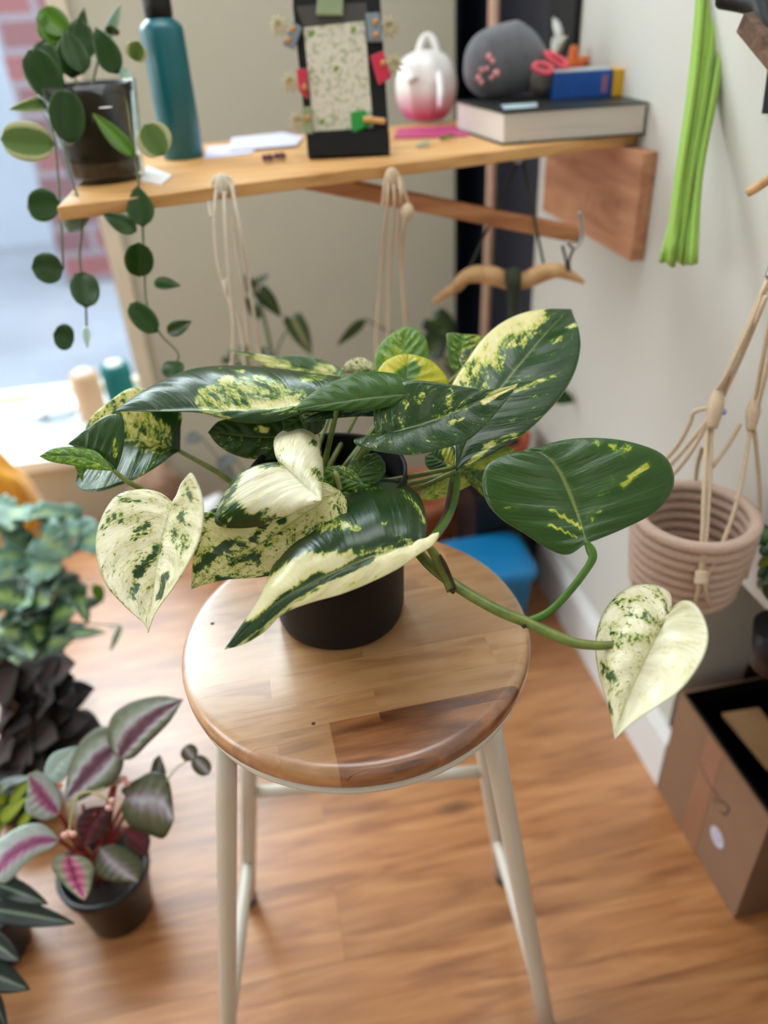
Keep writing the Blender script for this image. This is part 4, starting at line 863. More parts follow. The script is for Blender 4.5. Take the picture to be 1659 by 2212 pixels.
upbox((1358,208), (1385,206), 156, .04, 'olive_box', mat('dark_olive_card', (70, 68, 56), .5, var=.2), 'dark olive box at the book’s wall end, right of the yellow box', 'box')
c2_ = P(1240, 128, dp+.09); bm = B()
c2_.z = zb_+.03
for k in range(5):
    a = 2*PI*k/5+.3; tube(bm, [c2_, c2_+Vector((.032*math.cos(a), .006, .026*math.sin(a)+.006))], [.013, .005], seg=10)
ball(bm, c2_, .017, 1, .7, 1, sub=2); ball(bm, Vector((c2_.x, c2_.y, zb_+.009)), .009, 1, 1, 1, sub=2)
tag(obj('orange_star_toy', bm, mat('burnt_orange_felt', (206, 96, 20), .85, sheen=.3), smooth=True), 'burnt orange star-shaped felt toy behind the scissors', 'toy')
# ============================================================ macrame cords on the shelf, driftwood, green cords
M_cot = mat('cotton_cord', (222, 212, 194), .9, var=.1, scale=400, bump=.3)
M_cot2 = mat('natural_jute', (206, 184, 156), .9, var=.12, scale=400, bump=.3)
def cords(parent, lists, r, m, name='cord'):
    for l in lists: obj(name, tube(B(), [P(*p) for p in l], r, seg=7), m, parent, smooth=True)
ca = thing('macrame_hanger', 'white macrame cord hanger looped on the shelf’s front edge, nearer the bottle', 'plant hanger', P(480,400,.95))
cords(ca, [[(456,470,.95),(452,430,.95),(462,388,.945),(480,380,.945),(498,388,.945),(505,430,.95),(508,520,.97),(525,640,1.01),(545,800,1.11)],
           [(468,400,.945),(463,470,.95),(470,560,.97),(492,640,1.0),(520,700,1.03),(530,800,1.11)], [(485,385,.945),(486,470,.95),(495,600,.98),(505,720,1.03),(500,800,1.08)], [(500,400,.945),(520,500,.96),(540,620,1.01),(565,790,1.1)]], .0024, M_cot)
obj('knot', ball(B(), P(480,400,.945), .0065, 1.3, 1, 2.2), M_cot, ca, smooth=True); obj('knot', ball(B(), P(488,620,.99), .0045, 1, 1, 2.6), M_cot, ca, smooth=True)
cb = thing('macrame_hanger', 'beige macrame cord hanger looped on the shelf’s front edge, below the teapot', 'plant hanger', P(850,380,1.0))
cords(cb, [[(826,450,1.01),(832,390,1.0),(842,366,1.0),(858,374,1.0),(872,410,1.0),(884,450,1.01),(878,470,1.01),(868,540,1.1),(872,640,1.12),(880,780,1.16)],
           [(838,372,1.0),(836,450,1.01),(826,560,1.11),(815,700,1.14),(812,780,1.16)], [(848,372,1.0),(852,450,1.01),(842,580,1.11),(838,760,1.15)], [(860,380,1.0),(866,430,1.0),(862,520,1.1),(880,690,1.14)]], .0022, M_cot2)
obj('knot', ball(B(), P(848,386,1.0), .0065, 1.4, 1, 2.2), M_cot2, cb, smooth=True); obj('knot', ball(B(), P(880,458,1.01), .009, 1, 1, 1.3), M_cot2, cb, smooth=True)
dh = thing('driftwood_hanger', 'curved driftwood branch hanging on dark cord below the shelf', 'hanging branch', P(1100,600,1.12))
M_drift = wood('driftwood', (206, 168, 122), (186, 146, 100), (140, 104, 66), grain=(3, 3, 3), scale=9, rough=.7)
obj('branch', tube(B(), [P(*p) for p in ((938,652,1.14),(962,634,1.14),(988,618,1.14),(1003,600,1.13),(1030,592,1.13),(1065,596,1.13),(1098,607,1.13),(1135,605,1.12),(1165,592,1.12),(1200,584,1.11),(1228,592,1.11),(1262,610,1.11))], [.005,.007,.009,.010,.0125,.0135,.012,.012,.013,.011,.008,.003], seg=14), M_drift, dh, smooth=True)
M_dg = mat('dark_green_cord', (44, 50, 34), .85, var=.2)
cords(dh, [[(1125,340,1.11),(1000,610,1.13)], [(1128,340,1.11),(1178,590,1.12)], [(1120,330,1.11),(1126,345,1.11)], [(1215,532,1.07),(1222,560,1.09),(1230,600,1.11)], [(1252,515,1.04),(1230,560,1.09),(1232,600,1.11)]], .002, M_dg)
obj('lashing', tube(B(), [P(1108,588,1.115), P(1108,608,1.11), P(1110,640,1.12), P(1108,720,1.14), P(1106,800,1.16)], [.012,.012,.009,.0075,.0075], seg=10), M_dg, dh, smooth=True)
gc = thing('green_cord_tassel', 'long lime green cord tassel hanging in front of the right wall', 'tassel', P(1500,100,.93))
M_lg = mat('lime_cord', (144, 182, 72), .85, var=.14, scale=500, bump=.3, sheen=.3)
random.seed(11)
for k in range(15):
    t = k/14; x0 = 1506+t*68+random.uniform(-3, 3); xm = 1490+t*58; x1 = 1440+t*62+random.uniform(-6, 6); dd = .93+random.uniform(-.008, .008)
    if k == 3: x1 = 1428
    if k == 9: x1 = 1452
    y1 = random.uniform(545, 578)
    pts = [(x0+26, -420, dd), (x0+3, -10, dd), (xm, 190, dd), (1463+t*50, 380, dd), (x1, y1, dd+random.uniform(-.01, .01))]
    obj('cord', tube(B(), [P(*p) for p in pts], .0034, seg=8), M_lg, gc, smooth=True)
# ============================================================ top right bracket, board, twig
M_bk = mat('black_iron', (14, 14, 15), .5, var=.1, spec=.3)
br_ = thing('wall_bracket', 'black iron wall bracket carrying a short brown timber piece, top right corner', 'bracket', onx(1659, 100, .6))
bm = B(); tube(bm, [P(1560,-8,.84), P(1615,2,.82), P(1645,16,.80), P(1662,60,.79), P(1700,70,.78)], .012, seg=10); obj('arm', bm, M_bk, br_, smooth=True)
p = P(1690, 150, .80); q = P(1652, 100, .80); 
bm = B(); a_, b_ = P(1616,46,.80), P(1720,170,.76); tube(bm, [a_, b_], .0135, seg=4, smooth=False); obj('timber', bm, wood('brown_offcut', (120, 92, 72), (98, 72, 54), (70, 50, 38)), br_)
bm = box(B(), (0, 0, 0), (.1, .002, .09)); o = None
a_ = onx(1660, 118, .598); bmx = B()
pa, pb, pc, pd = onx(1662,118,.594), onx(1645,246,.594), onx(1720,246,.594), onx(1740,118,.594)
v0 = [bmx.verts.new((.594, q_.y, q_.z)) for q_ in (pa, pb, pc, pd)]; v1 = [bmx.verts.new((.5995, q_.y, q_.z)) for q_ in (pa, pb, pc, pd)]
bmx.faces.new(v0); bmx.faces.new(v1[::-1])
for i in range(4): bmx.faces.new((v0[i], v1[i], v1[(i+1) % 4], v0[(i+1) % 4]))
bmesh.ops.recalc_face_normals(bmx, faces=bmx.faces)
tag(obj('black_plaque', bmx, M_bk), 'black plaque on the right wall at the picture’s right edge, below the bracket', 'plaque')
bm = tube(B(), [P(1616,416,.84), P(1636,404,.83), P(1665,384,.81), onx(1700, 362, .6)], [.005,.0055,.005,.006], seg=10)
tag(obj('twig_peg', bm, M_drift, smooth=True), 'short brown twig peg sticking out of the right wall', 'peg')
yb0, yb1 = onx(1242, 60, .59).y, 1.50
bm = box(B(), (.588, yb0, 1.01), (.5995, yb1, 1.7)); bd = tag(obj('black_banner', bm, mat('black_fabric', (14, 15, 18), .8, var=.1)), 'black hanging cloth on the right wall, behind the things on the book', 'cloth')
bm = B(); dd = dep(onx(1205, 60, .586))
for pl in ([(1196,40),(1205,60),(1212,85)], [(1212,60),(1210,80),(1204,110)], [(1224,80),(1214,92),(1206,108)], [(1196,80),(1200,100),(1206,118)]): tube(bm, [onx(*p, .585) for p in pl], [.002,.008,.006], seg=8)
obj('white_leaf_motif', bm, mat('white_felt', (196, 198, 190), .8), bd, smooth=True)
pl_ = tube(B(), [Vector((onx(1040,1000,.575).x, onx(1040, 1000, .575).y, .002)), onx(1045, 800, .575), onx(1062, 400, .575), onx(1070, -200, .575)], .0115, seg=10, smooth=False)
tag(obj('timber_batten', pl_, mat('pale_batten_wood', (196, 160, 138), .6, var=.08, scale=20), smooth=True), 'upright pinkish timber batten in front of the navy door', 'batten')
# ============================================================ hanging basket
bx, by, bz = .485, .70, .648
q = onx(1502, 1112, .485); bx, by, bz = q.x, q.y, q.z
hb_ = thing('hanging_basket', 'coiled pinkish-beige rope basket in a macrame hanger by the right wall', 'basket', (bx, by, bz-.1))
M_coil = mat('blush_cotton_rope', (200, 174, 158), .9, var=.08, scale=260, bump=.4)
bm = B(); nr = 8; rr = .0058; hbk = bz-zat(bx, by, 1250)
rr = hbk/7*.5
for k in range(nr):
    z_ = bz-k*hbk/(nr-1)*1.0; Rk = .067-.0095*(k/(nr-1))**1.3
    n_ = 56; m_ = 10; rg = []
    for i in range(n_):
        a = 2*PI*i/n_; rg.append([bm.verts.new((bx+(Rk+.0078*math.cos(2*PI*j/m_))*math.cos(a), by+(Rk+.0078*math.cos(2*PI*j/m_))*math.sin(a), z_+rr*1.0*math.sin(2*PI*j/m_))) for j in range(m_)])
    for i in range(n_):
        for j in range(m_): bm.faces.new((rg[i][j], rg[(i+1) % n_][j], rg[(i+1) % n_][(j+1) % m_], rg[i][(j+1) % m_]))
lathe(bm, (bx, by, bz), [(.001, -hbk-rr), (.0575, -hbk-rr), (.0575, -hbk), (.001, -hbk)], 40)
obj('coils', bm, M_coil, hb_, smooth=True)
db = dep((bx, by, bz)); df = db-.06
S = [[(1660,605,.80),(1600,740,.85),(1556,850,.88)], [(1664,590,.80),(1590,760,.85),(1548,862,.88)], [(1655,640,.80),(1606,760,.85),(1562,856,.88)], [(1670,590,.80),(1580,790,.85),(1544,850,.88)],
     [(1545,880,.88),(1528,935,.885),(1522,1040,.87),(1517,1160,.86),(1513,1240,.865)], [(1550,880,.88),(1536,940,.885),(1535,1000,.88),(1526,1150,.86),(1516,1240,.865)],
     [(1540,890,.88),(1490,980,.90),(1440,1040,.93),(1405,1085,.95),(1385,1180,.95),(1368,1270,.96)], [(1535,900,.88),(1470,980,.91),(1424,1030,.95)], [(1538,880,.88),(1500,890,.89),(1490,915,.9),(1462,965,.92),(1420,1010,.95)],
     [(1600,915,.87),(1570,965,.88),(1538,1010,.885)], [(1672,640,.80),(1650,760,.83),(1632,860,.86),(1622,920,.87)], [(1680,640,.80),(1660,780,.83),(1636,880,.86),(1628,930,.87)],
     [(1622,920,.87),(1600,1050,.87),(1570,1150,.865),(1535,1230,.868),(1518,1250,.866)], [(1630,930,.87),(1640,1060,.90),(1636,1150,.92),(1610,1250,.93)], [(1516,970,.9),(1506,1010,.95),(1502,1050,.99)],
     [(1513,1250,.865),(1505,1290,.88),(1500,1310,.91)], [(1517,1250,.865),(1528,1290,.88),(1535,1310,.91)]]
for l in S: obj('rope', tube(B(), [P(*p) for p in l], .0026, seg=7), M_cot2, hb_, smooth=True)
for kp, kr in (([P(1552,845,.878), P(1546,880,.878), P(1538,925,.882)], [.006,.009,.006]), ([P(1632,865,.862), P(1627,890,.866), P(1622,930,.87)], [.005,.008,.005]), ([P(1516,1232,.862), P(1515,1262,.862)], [.007,.008])): obj('knot', tube(B(), kp, kr, seg=10), M_cot2, hb_, smooth=True)
a_ = P(1562, 890, .876); obj('bead', ball(B(), a_, .004), mat('lilac_bead', (150, 150, 220), .4), hb_, smooth=True)
tag(obj('ceiling_rope_hook', tube(B(), [P(1660,600,.80), P(1675,560,.79), P(1690,540,.78), onx(1712, 520, .6)], .004, seg=8), M_steel, smooth=True), 'steel wall hook at the right picture edge, holding the basket’s ropes', 'hook')
# ============================================================ cartons in the recess
M_card = mat('corrugated_cardboard', (142, 108, 84), .8, var=.05, scale=20)
cx_ = thing('cardboard_box', 'open brown cardboard box with round white sticker, low against the right wall', 'box', (.68, .64, 0))
x0, y0, y1 = .583, .522, .758
zt_ = zat(x0, y1, 1495); 
def cb_(bm, lo, hi): return box(bm, lo, hi)
t_ = .004
bm = B(); box(bm, (x0, y0, .001), (x0+t_, y1, zt_)); box(bm, (x0+t_, y0, .001), (.86, y0+t_, zt_)); box(bm, (x0+t_, y1-t_, .001), (.86, y1, zt_)); box(bm, (.86, y0, .001), (.86+t_, y1, zt_)); box(bm, (x0+t_, y0+t_, .001), (.86, y1-t_, .005))
obj('body', bm, M_card, cx_)
bm = B(); g_ = .006; w_ = .002
for lo, hi in (((x0+g_, y0+g_, .01), (x0+g_+w_, y1-g_, zt_+.003)), ((x0+g_, y1-g_-w_, .01), (.853, y1-g_, zt_+.003)), ((x0+g_, y0+g_, .01), (.853, y0+g_+w_, zt_+.003)), ((.851, y0+g_, .01), (.853, y1-g_, zt_+.003)), ((x0+g_, y0+g_, .01), (.853, y1-g_, .014))): box(bm, lo, hi)
obj('interior_shade', bm, M_blk, cx_)  # black sheets put in for the shade inside the open box
fa, fb, fc, fd = onz(1560, 1540, zt_-.02), onz(1640, 1528, zt_-.02), onz(1720, 1640, zt_-.02), onz(1660, 1660, zt_-.02)
obj('inner_flap', slab(B(), [tuple(q_[:2]) for q_ in (fa, fb, fc, fd)], zt_-.026, zt_-.02), mat('tan_cardboard', (176, 136, 92), .8, var=.06), cx_)
M_tape = mat('brown_tape', (150, 104, 76), .35, var=.04); ya, yb_2 = onx(1500, 1700, x0).y, onx(1540, 1700, x0).y
obj('tape', box(B(), (x0-.0006, .635, .001), (x0, .675, zt_)), M_tape, cx_)
c = onx(1550, 1808, x0); bm = lathe(B(), (0, 0, 0), [(.0001, 0), (.0165, 0), (.0165, .0006), (.0001, .0006)], 32); bm.transform(Matrix.Translation((x0-.0012, c.y, c.z)) @ Matrix.Rotation(PI/2, 4, 'Y')); obj('round_sticker', bm, mat('lilac_white_sticker', (208, 208, 226), .5, var=.1, scale=200), cx_)
c = onx(1550, 1808, x0-.0014); bm = B()
for k in range(3):
    a = k*2.1; tube(bm, [Vector((x0-.0014, c.y+.009*math.cos(a), c.z+.009*math.sin(a))), Vector((x0-.0014, c.y+.009*math.cos(a+1.5), c.z+.009*math.sin(a+1.5)))], .0007, seg=5)
obj('printed_logo', bm, mat('grey_ink', (140, 140, 165), .6), cx_)
M_ink = mat('black_ink', (40, 34, 30), .7)
bm = B()
for l in ([(1514,1655),(1520,1668),(1530,1690)], [(1530,1690),(1545,1712),(1560,1735)], [(1560,1730),(1574,1745),(1566,1760),(1556,1752)], [(1512,1650),(1520,1650)], [(1540,1725),(1552,1735)]): tube(bm, [onx(*p, x0-.0005) for p in l], .0009, seg=5)
obj('printed_mark', bm, M_ink, cx_)
# second carton at lower right corner
p0 = onz(1622, 2065, 0); bm = B(); bx2 = thing('cardboard_box', 'second cardboard box, just its corner showing at the lower right picture edge', 'box', (p0.x+.15, p0.y-.1, 0))
cc_ = onz(1630, 2130, .0); box(bm, (cc_.x+.02, cc_.y-.25, 0.001), (cc_.x+.25, cc_.y+.0, .10)); obj('body', bm, M_card, bx2, bevel=.002)
obj('flap', box(B(), (cc_.x+.02, cc_.y-.12, .101), (cc_.x+.25, cc_.y-.002, .105)), M_card, bx2)
# leafy green at right edge
M_ivyl = banded('glossy_ivy', [(0, (70, 120, 40)), (.5, (30, 92, 44)), (1, (24, 70, 40))], .3, .2, 8, .4)
M_lime2 = banded('lime_leaf', [(0, (190, 200, 70)), (1, (120, 160, 40))], .4, .3, 8, .3)
vg = thing('variegated_houseplant', 'dark green and lime leafy plant at the right picture edge, behind the basket', 'plant', onx(1680, 1250, .56))
random.seed(5)
for px, py, m in ((1640,1130,M_ivyl),(1655,1165,M_ivyl),(1648,1200,M_lime2),(1640,1225,M_ivyl),(1632,1255,M_hoyas),(1650,1280,M_ivyl),(1660,1300,M_ivyl),(1655,1240,M_hoyas),(1670,1210,M_ivyl),(1680,1170,M_ivyl),(1675,1280,M_ivyl),(1690,1240,M_ivyl)):
    A = onx(1700, 1240, .575); T = P(px, py, dep(onx(px, py, .57)))
    leaf3(vg, T.lerp(A, .35), T, .03, m, shape='heart')
obj('stem', tube(B(), [onx(1698, 1340, .58), onx(1700, 1240, .575), onx(1695, 1120, .575)], .003, seg=6), M_stemd, vg)

yw = onx(1700, 1345, .56).y; zw = onx(1700, 1345, .56).z
obj('wall_pot', lathe(B(), (.562, yw, zw-.07), [(.001, 0), (.028, 0), (.036, .06), (.033, .06), (.001, .05)], 24), M_blk, vg, smooth=True)
top = Vector((.575, yw, .80))
for s_ in (-1, 1): obj('hanging_cord', tube(B(), [Vector((.562, yw+s_*.034, zw-.012)), Vector((.570, yw+s_*.012, .62)), top], .0018, seg=6), M_cot2, vg, smooth=True)
tag(obj('steel_wall_hook', tube(B(), [Vector((.6, yw, .81)), Vector((.578, yw, .806)), Vector((.572, yw, .797)), Vector((.576, yw, .79))], .0025, seg=8), M_steel, smooth=True), 'small steel wall hook holding the leafy plant right of the basket', 'hook')
gt = P(1566, -420, .93)
obj('knot', ball(B(), gt, .011, 2.2, 1, 1.3), M_lg, gc, smooth=True)
tag(obj('tassel_hook', tube(B(), [gt+Vector((-.02, 0, .012)), gt+Vector((0, 0, .016)), Vector((.6, gt.y, gt.z+.02))], .004, seg=8), M_steel, smooth=True), 'steel wall hook from which the green cord tassel hangs', 'hook')
# ============================================================ plants on the floor, left
random.seed(21)
def stalk(parent, a, b, r, m, sag=.02): 
    a = Vector(a); b = Vector(b); return obj('stem', tube(B(), [a, a.lerp(b, .5)+Vector((0, 0, sag)), b], r, seg=6), m, parent, smooth=True)
# ivy-like mint green plant
iv = thing('variegated_ivy', 'mint green ivy with pale leaf centres, highest plant at the left picture edge', 'potted plant', (-.56, 1.27, 0))
pot(iv, (-.56, 1.27, 0), .055, .075, .12, M_blk)
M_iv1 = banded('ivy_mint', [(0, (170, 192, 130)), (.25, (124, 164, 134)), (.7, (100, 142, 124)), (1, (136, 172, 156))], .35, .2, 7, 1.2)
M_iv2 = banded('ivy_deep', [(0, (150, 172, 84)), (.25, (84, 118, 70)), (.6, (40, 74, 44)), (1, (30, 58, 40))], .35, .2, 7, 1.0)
hub = Vector((-.56, 1.27, .11))
IV = [(62,1120),(95,1108),(135,1112),(70,1150),(110,1150),(150,1148),(188,1150),(205,1165),(30,1118),(10,1100),(8,1140),(35,1165),(60,1190),(90,1185),(120,1180),(20,1200),(55,1225),(95,1225),(10,1245),(40,1262),(75,1262),(105,1258),(128,1240),
      (15,1290),(50,1298),(85,1295),(120,1290),(148,1278),(165,1300),(28,1330),(65,1335),(100,1328),(140,1322),(12,1365),(45,1368),(82,1362),(118,1350),(25,1400),(60,1402),(95,1392),(125,1385),(15,1432),(50,1436),(85,1425),(110,1412),(140,1365),(36,1385),(72,1310)]
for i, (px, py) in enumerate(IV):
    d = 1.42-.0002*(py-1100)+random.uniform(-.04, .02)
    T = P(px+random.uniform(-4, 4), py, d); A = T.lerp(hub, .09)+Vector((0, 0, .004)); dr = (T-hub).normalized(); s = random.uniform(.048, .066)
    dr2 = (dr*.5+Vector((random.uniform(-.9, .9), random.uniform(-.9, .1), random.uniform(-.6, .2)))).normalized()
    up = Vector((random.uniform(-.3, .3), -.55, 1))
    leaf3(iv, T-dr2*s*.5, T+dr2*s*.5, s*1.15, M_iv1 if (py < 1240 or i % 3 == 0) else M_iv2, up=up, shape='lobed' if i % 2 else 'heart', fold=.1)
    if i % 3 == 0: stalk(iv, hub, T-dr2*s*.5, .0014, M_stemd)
for pts, m in (([(205,1262,1.33),(222,1302,1.33)], M_hoyab), ([(150,1370,1.33),(222,1362,1.3)], M_iv2), ([(175,1300,1.33),(190,1345,1.31)], M_iv2), ([(262,1352,1.3),(236,1408,1.29)], M_iv1)):
    a, b = P(*pts[0]), P(*pts[1]); leaf3(iv, a, b, .022 if m is not M_iv1 else .012, m, shape='ovate'); stalk(iv, hub+Vector((.02, 0, .05)), a, .0012, M_stemd)
# dark purple foliage
pu = thing('purple_foliage_plant', 'dark purple-brown leafy plant in a black pot, below the mint ivy', 'potted plant', (-.52, .99, 0))
pot(pu, (-.52, .99, 0), .05, .068, .11, M_blk)
M_pu = banded('dark_purple_leaf', [(0, (44, 20, 24)), (.4, (28, 18, 20)), (1, (24, 20, 18))], .75, .1, 6, .5)
M_pu2 = banded('olive_purple_leaf', [(0, (60, 36, 38)), (.5, (44, 34, 32)), (1, (38, 36, 30))], .7, .1, 6, .5)
hub = Vector((-.52, .99, .10))
PU = [(20,1450),(60,1455),(100,1450),(130,1445),(10,1480),(50,1485),(90,1482),(128,1478),(165,1500),(20,1515),(60,1520),(100,1515),(140,1515),(5,1550),(40,1555),(80,1552),(120,1550),(155,1560),(180,1575),(20,1590),(60,1592),(100,1590),(140,1595),
      (10,1625),(45,1630),(85,1625),(120,1630),(150,1620),(30,1655),(70,1660),(105,1655)]
for i, (px, py) in enumerate(PU):
    T = P(px, py, 1.25-.0001*(py-1450)+random.uniform(-.03, .02)); dr = (T-hub).normalized(); s = random.uniform(.062, .085)
    dr2 = (dr+Vector((random.uniform(-.2, .5), random.uniform(-.6, 0), random.uniform(-.5, .1)))).normalized()
    leaf3(pu, T-dr2*s*.5, T+dr2*s*.5, s*.85, M_pu if i % 3 else M_pu2, up=(random.uniform(-.3, .3), -.6, 1), shape='ovate')
    if i % 3 == 0: stalk(pu, hub, T-dr2*s*.5, .0016, M_pu)
# rex begonia
bg_ = thing('rex_begonia', 'rex begonia with silver, pink and olive leaves in a round black pot on the floor', 'potted plant', (-.337, .748, 0))
pc_ = (-.337, .748, 0)
pot(bg_, pc_, .046, .066, .118, mat('black_pot_gloss', (16, 17, 20), .3, var=.1, spec=.5))
M_rx = banded('rex_silver_olive', [(0, (84, 38, 56)), (.2, (120, 80, 100)), (.4, (186, 188, 190)), (.52, (150, 158, 140)), (.75, (98, 102, 78)), (1, (74, 78, 56))], .5, .12, 12, .28)
M_rxs = banded('rex_silver_pink', [(0, (150, 66, 112)), (.3, (196, 130, 176)), (.5, (206, 214, 216)), (1, (176, 196, 186))], .5, .12, 12, .3, along=.12)
M_rxo = banded('rex_olive', [(0, (190, 188, 196)), (.22, (150, 140, 146)), (.45, (104, 106, 78)), (.8, (80, 84, 54)), (1, (50, 60, 30))], .5, .12, 10, .3)
M_rxp = banded('rex_pink', [(0, (120, 20, 60)), (.3, (200, 92, 140)), (.6, (150, 150, 120)), (1, (96, 104, 78))], .5, .15, 10, .3)
M_rxr = banded('rex_dark_red', [(0, (110, 14, 34)), (.5, (84, 16, 34)), (1, (60, 40, 30))], .5, .15, 10, .3)
M_mint = banded('pale_mint_leaf', [(0, (200, 222, 214)), (1, (176, 204, 196))], .5, .2, 10, .3)
def ublade(rows, d0, d1, m, sL=0., sR=0., parent=bg_, **k):
    global M_LEAF
    keep = M_LEAF; M_LEAF = m
    o = blade(parent, rows, d0, d1, sL, sR, nrow=26, nc=7, ripple=.0018, **k); M_LEAF = keep; return o
ublade([(258,1640),(268,1622,232,1600,282,1640),(285,1600,240,1550,300,1628),(308,1575,272,1522,322,1605),(335,1548,312,1508,346,1582),(362,1530,350,1503,370,1555),(396,1511)], .99, .95, M_rx, .4, -.2, bulge=.08)
ublade([(268,1605),(250,1615,262,1580,268,1640),(222,1640,215,1570,262,1668),(196,1668,172,1605,245,1692),(172,1695,150,1655,205,1712),(152,1715,142,1700,170,1730),(140,1730)], 1.0, .99, M_rx, .3, -.2, bulge=.08)
ublade([(275,1722),(285,1722,262,1705,262,1745),(305,1725,300,1680,280,1785),(330,1728,335,1665,318,1800),(352,1735,362,1680,350,1812),(368,1760,372,1722,366,1795),(376,1770)], 1.01, .98, M_rxo, .3, .1, bulge=.06)
ublade([(325,1690),(338,1678,325,1665,352,1690),(345,1655,333,1640,358,1665),(346,1630)], 1.02, 1.03, M_rxo, bulge=.05)
ublade([(128,1815),(110,1815,112,1795,112,1832),(82,1818,85,1778,78,1848),(52,1830,45,1785,50,1870),(22,1850,5,1810,28,1895),(2,1875,-25,1850,8,1908),(-15,1900)], 1.02, .97, M_rxs, .2, -.2, bulge=.06)
ublade([(128,1758),(115,1745,132,1728,100,1772),(98,1725,118,1695,72,1765),(84,1705,96,1672,55,1750),(70,1690,78,1668,58,1715),(62,1672)], 1.03, 1.0, M_rxs, .2, 0, bulge=.06)
ublade([(95,1690),(110,1672,98,1655,130,1690),(130,1645,112,1630,148,1668),(150,1630,138,1618,162,1645),(166,1612)], 1.03, 1.01, M_mint, bulge=.05)
ublade([(150,1850),(152,1865,125,1845,178,1850),(160,1890,112,1872,203,1870),(170,1915,132,1905,200,1905),(178,1932,158,1930,192,1930),(182,1945)], 1.0, .965, M_rxp, .1, .1, bulge=.05)
ublade([(270,1790),(285,1800,290,1780,272,1825),(300,1810,315,1792,285,1840),(312,1825,325,1815,300,1848),(318,1850)], 1.03, 1.02, M_rxr, bulge=.05)
ublade([(215,1830),(230,1850,250,1825,205,1870),(250,1870,295,1845,215,1895),(275,1890,310,1870,245,1905),(300,1905)], 1.04, 1.02, M_rxo, bulge=.05)
ublade([(232,1740),(215,1760,240,1730,190,1745),(195,1790,235,1780,165,1775),(185,1815,210,1815,170,1805),(180,1830)], 1.05, 1.03, M_rxr, bulge=.05)
hub = Vector((-.337, .748, .10))
M_red = mat('red_begonia_stalk', (140, 40, 36), .5, var=.2, trans=.1)
for px, py, d in ((258,1640,.995),(268,1605,1.0),(275,1722,1.01),(325,1690,1.02),(128,1815,1.02),(128,1758,1.03),(95,1690,1.03),(150,1850,1.0),(270,1790,1.03),(215,1830,1.04),(232,1740,1.05),(205,1760,1.04),(180,1740,1.04)):
    stalk(bg_, hub+Vector((random.uniform(-.02, .02), random.uniform(-.02, .02), 0)), P(px, py, d), .0026, M_red, .015)
M_fst = mat('pale_flower_stalk', (170, 160, 110), .5)
M_fl = mat('blush_pink_petal', (244, 196, 186), .5, var=.1, trans=.2)
obj('flower_stem', tube(B(), [hub, P(150,1770,1.0), P(168,1720,.98), P(200,1712,.98), P(235,1728,.975)], .0016, seg=6), M_fst, bg_, smooth=True)
obj('flower_stem', tube(B(), [P(168,1720,.98), P(155,1760,.97), P(150,1795,.965)], .0014, seg=6), M_fst, bg_, smooth=True)
obj('flower_stem', tube(B(), [P(200,1712,.98), P(230,1700,.99), P(262,1690,1.0)], .0014, seg=6), M_fst, bg_, smooth=True)
for fl_ in ([(140,1804,8),(158,1802,8),(149,1798,6)], [(236,1745,8),(243,1730,8)], [(250,1686,9),(266,1682,9),(275,1692,8)], [(130,1696,6)]):
    bm = B()
    for px, py, s in fl_: ball(bm, P(px, py, .962 if py > 1720 else 1.0), s/F, 1, .7, 1, sub=2)
    obj('flower', bm, M_fl if len(fl_) > 1 else mat('orange_bud', (214, 120, 70), .5), bg_, smooth=True)
# trailing pale leaves between begonia and stool
for px0, py0, px1, py1 in ((398,1612,420,1640), (418,1635,452,1672)):
    leaf3(bg_, P(px0, py0, 1.0), P(px1, py1, .995), .022, M_rxo, shape='round', up=(0, -.6, 1))
stalk(bg_, P(350,1705,1.0), P(418,1636,1.0), .001, M_fst, .01)
# green variegated plant at the left edge with its black pot
vp = thing('lime_leafed_plant', 'small lime and pale grey leafed plant in a black pot, left of the begonia', 'potted plant', (-.52, .73, 0))
pot(vp, (-.52, .73, 0), .045, .062, .11, M_blk)
M_grl = banded('grey_green_leaf', [(0, (150, 160, 160)), (1, (110, 124, 116))], .45, .2, 6, .3)
hub = Vector((-.52, .73, .1))
for a, b, w_, m in (((20,1740),(72,1668),28,M_lime2),((-10,1700),(65,1675),24,M_grl),((0,1775),(50,1725),36,M_lime2),((5,1740),(-10,1690),30,M_lime2),((40,1790),(70,1745),26,M_lime2),((0,1800),(-30,1750),30,M_lime2),((60,1810),(112,1795),22,M_lime2),((-20,1720),(20,1690),26,M_grl)):
    leaf3(vp, P(*a, 1.06), P(*b, 1.04), w_/F*1.06, m); stalk(vp, hub, P(*a, 1.06), .0014, M_stemd)
# strap-leaved plant, bottom left
sp_ = thing('strap_leaved_plant', 'plant with dark green silver-striped strap leaves, bottom left corner', 'potted plant', (-.53, .56, 0))
pot(sp_, (-.53, .56, 0), .05, .07, .13, M_blk)
M_str = banded('striped_strap_leaf', [(0, (120, 134, 116)), (.12, (96, 112, 94)), (.2, (28, 44, 36)), (1, (18, 30, 26))], .35, .1, 6, .1)
hub = Vector((-.53, .56, .12))
for a, b, w_ in (((-40,1960,1.0),(152,1990,.98),58),((-20,1905,1.0),(100,1950,.99),50),((-60,2090,.98),(58,2135,.96),66),((-40,2020,.98),(40,2075,.96),50),((-30,2120,.97),(14,2230,.95),34),((-60,2180,.97),(0,2260,.95),60)):
    leaf3(sp_, P(*a), P(*b), w_/F, M_str, shape='ovate', fold=.25, up=(.1, -.4, 1)); stalk(sp_, hub, P(*a), .002, M_stemd)
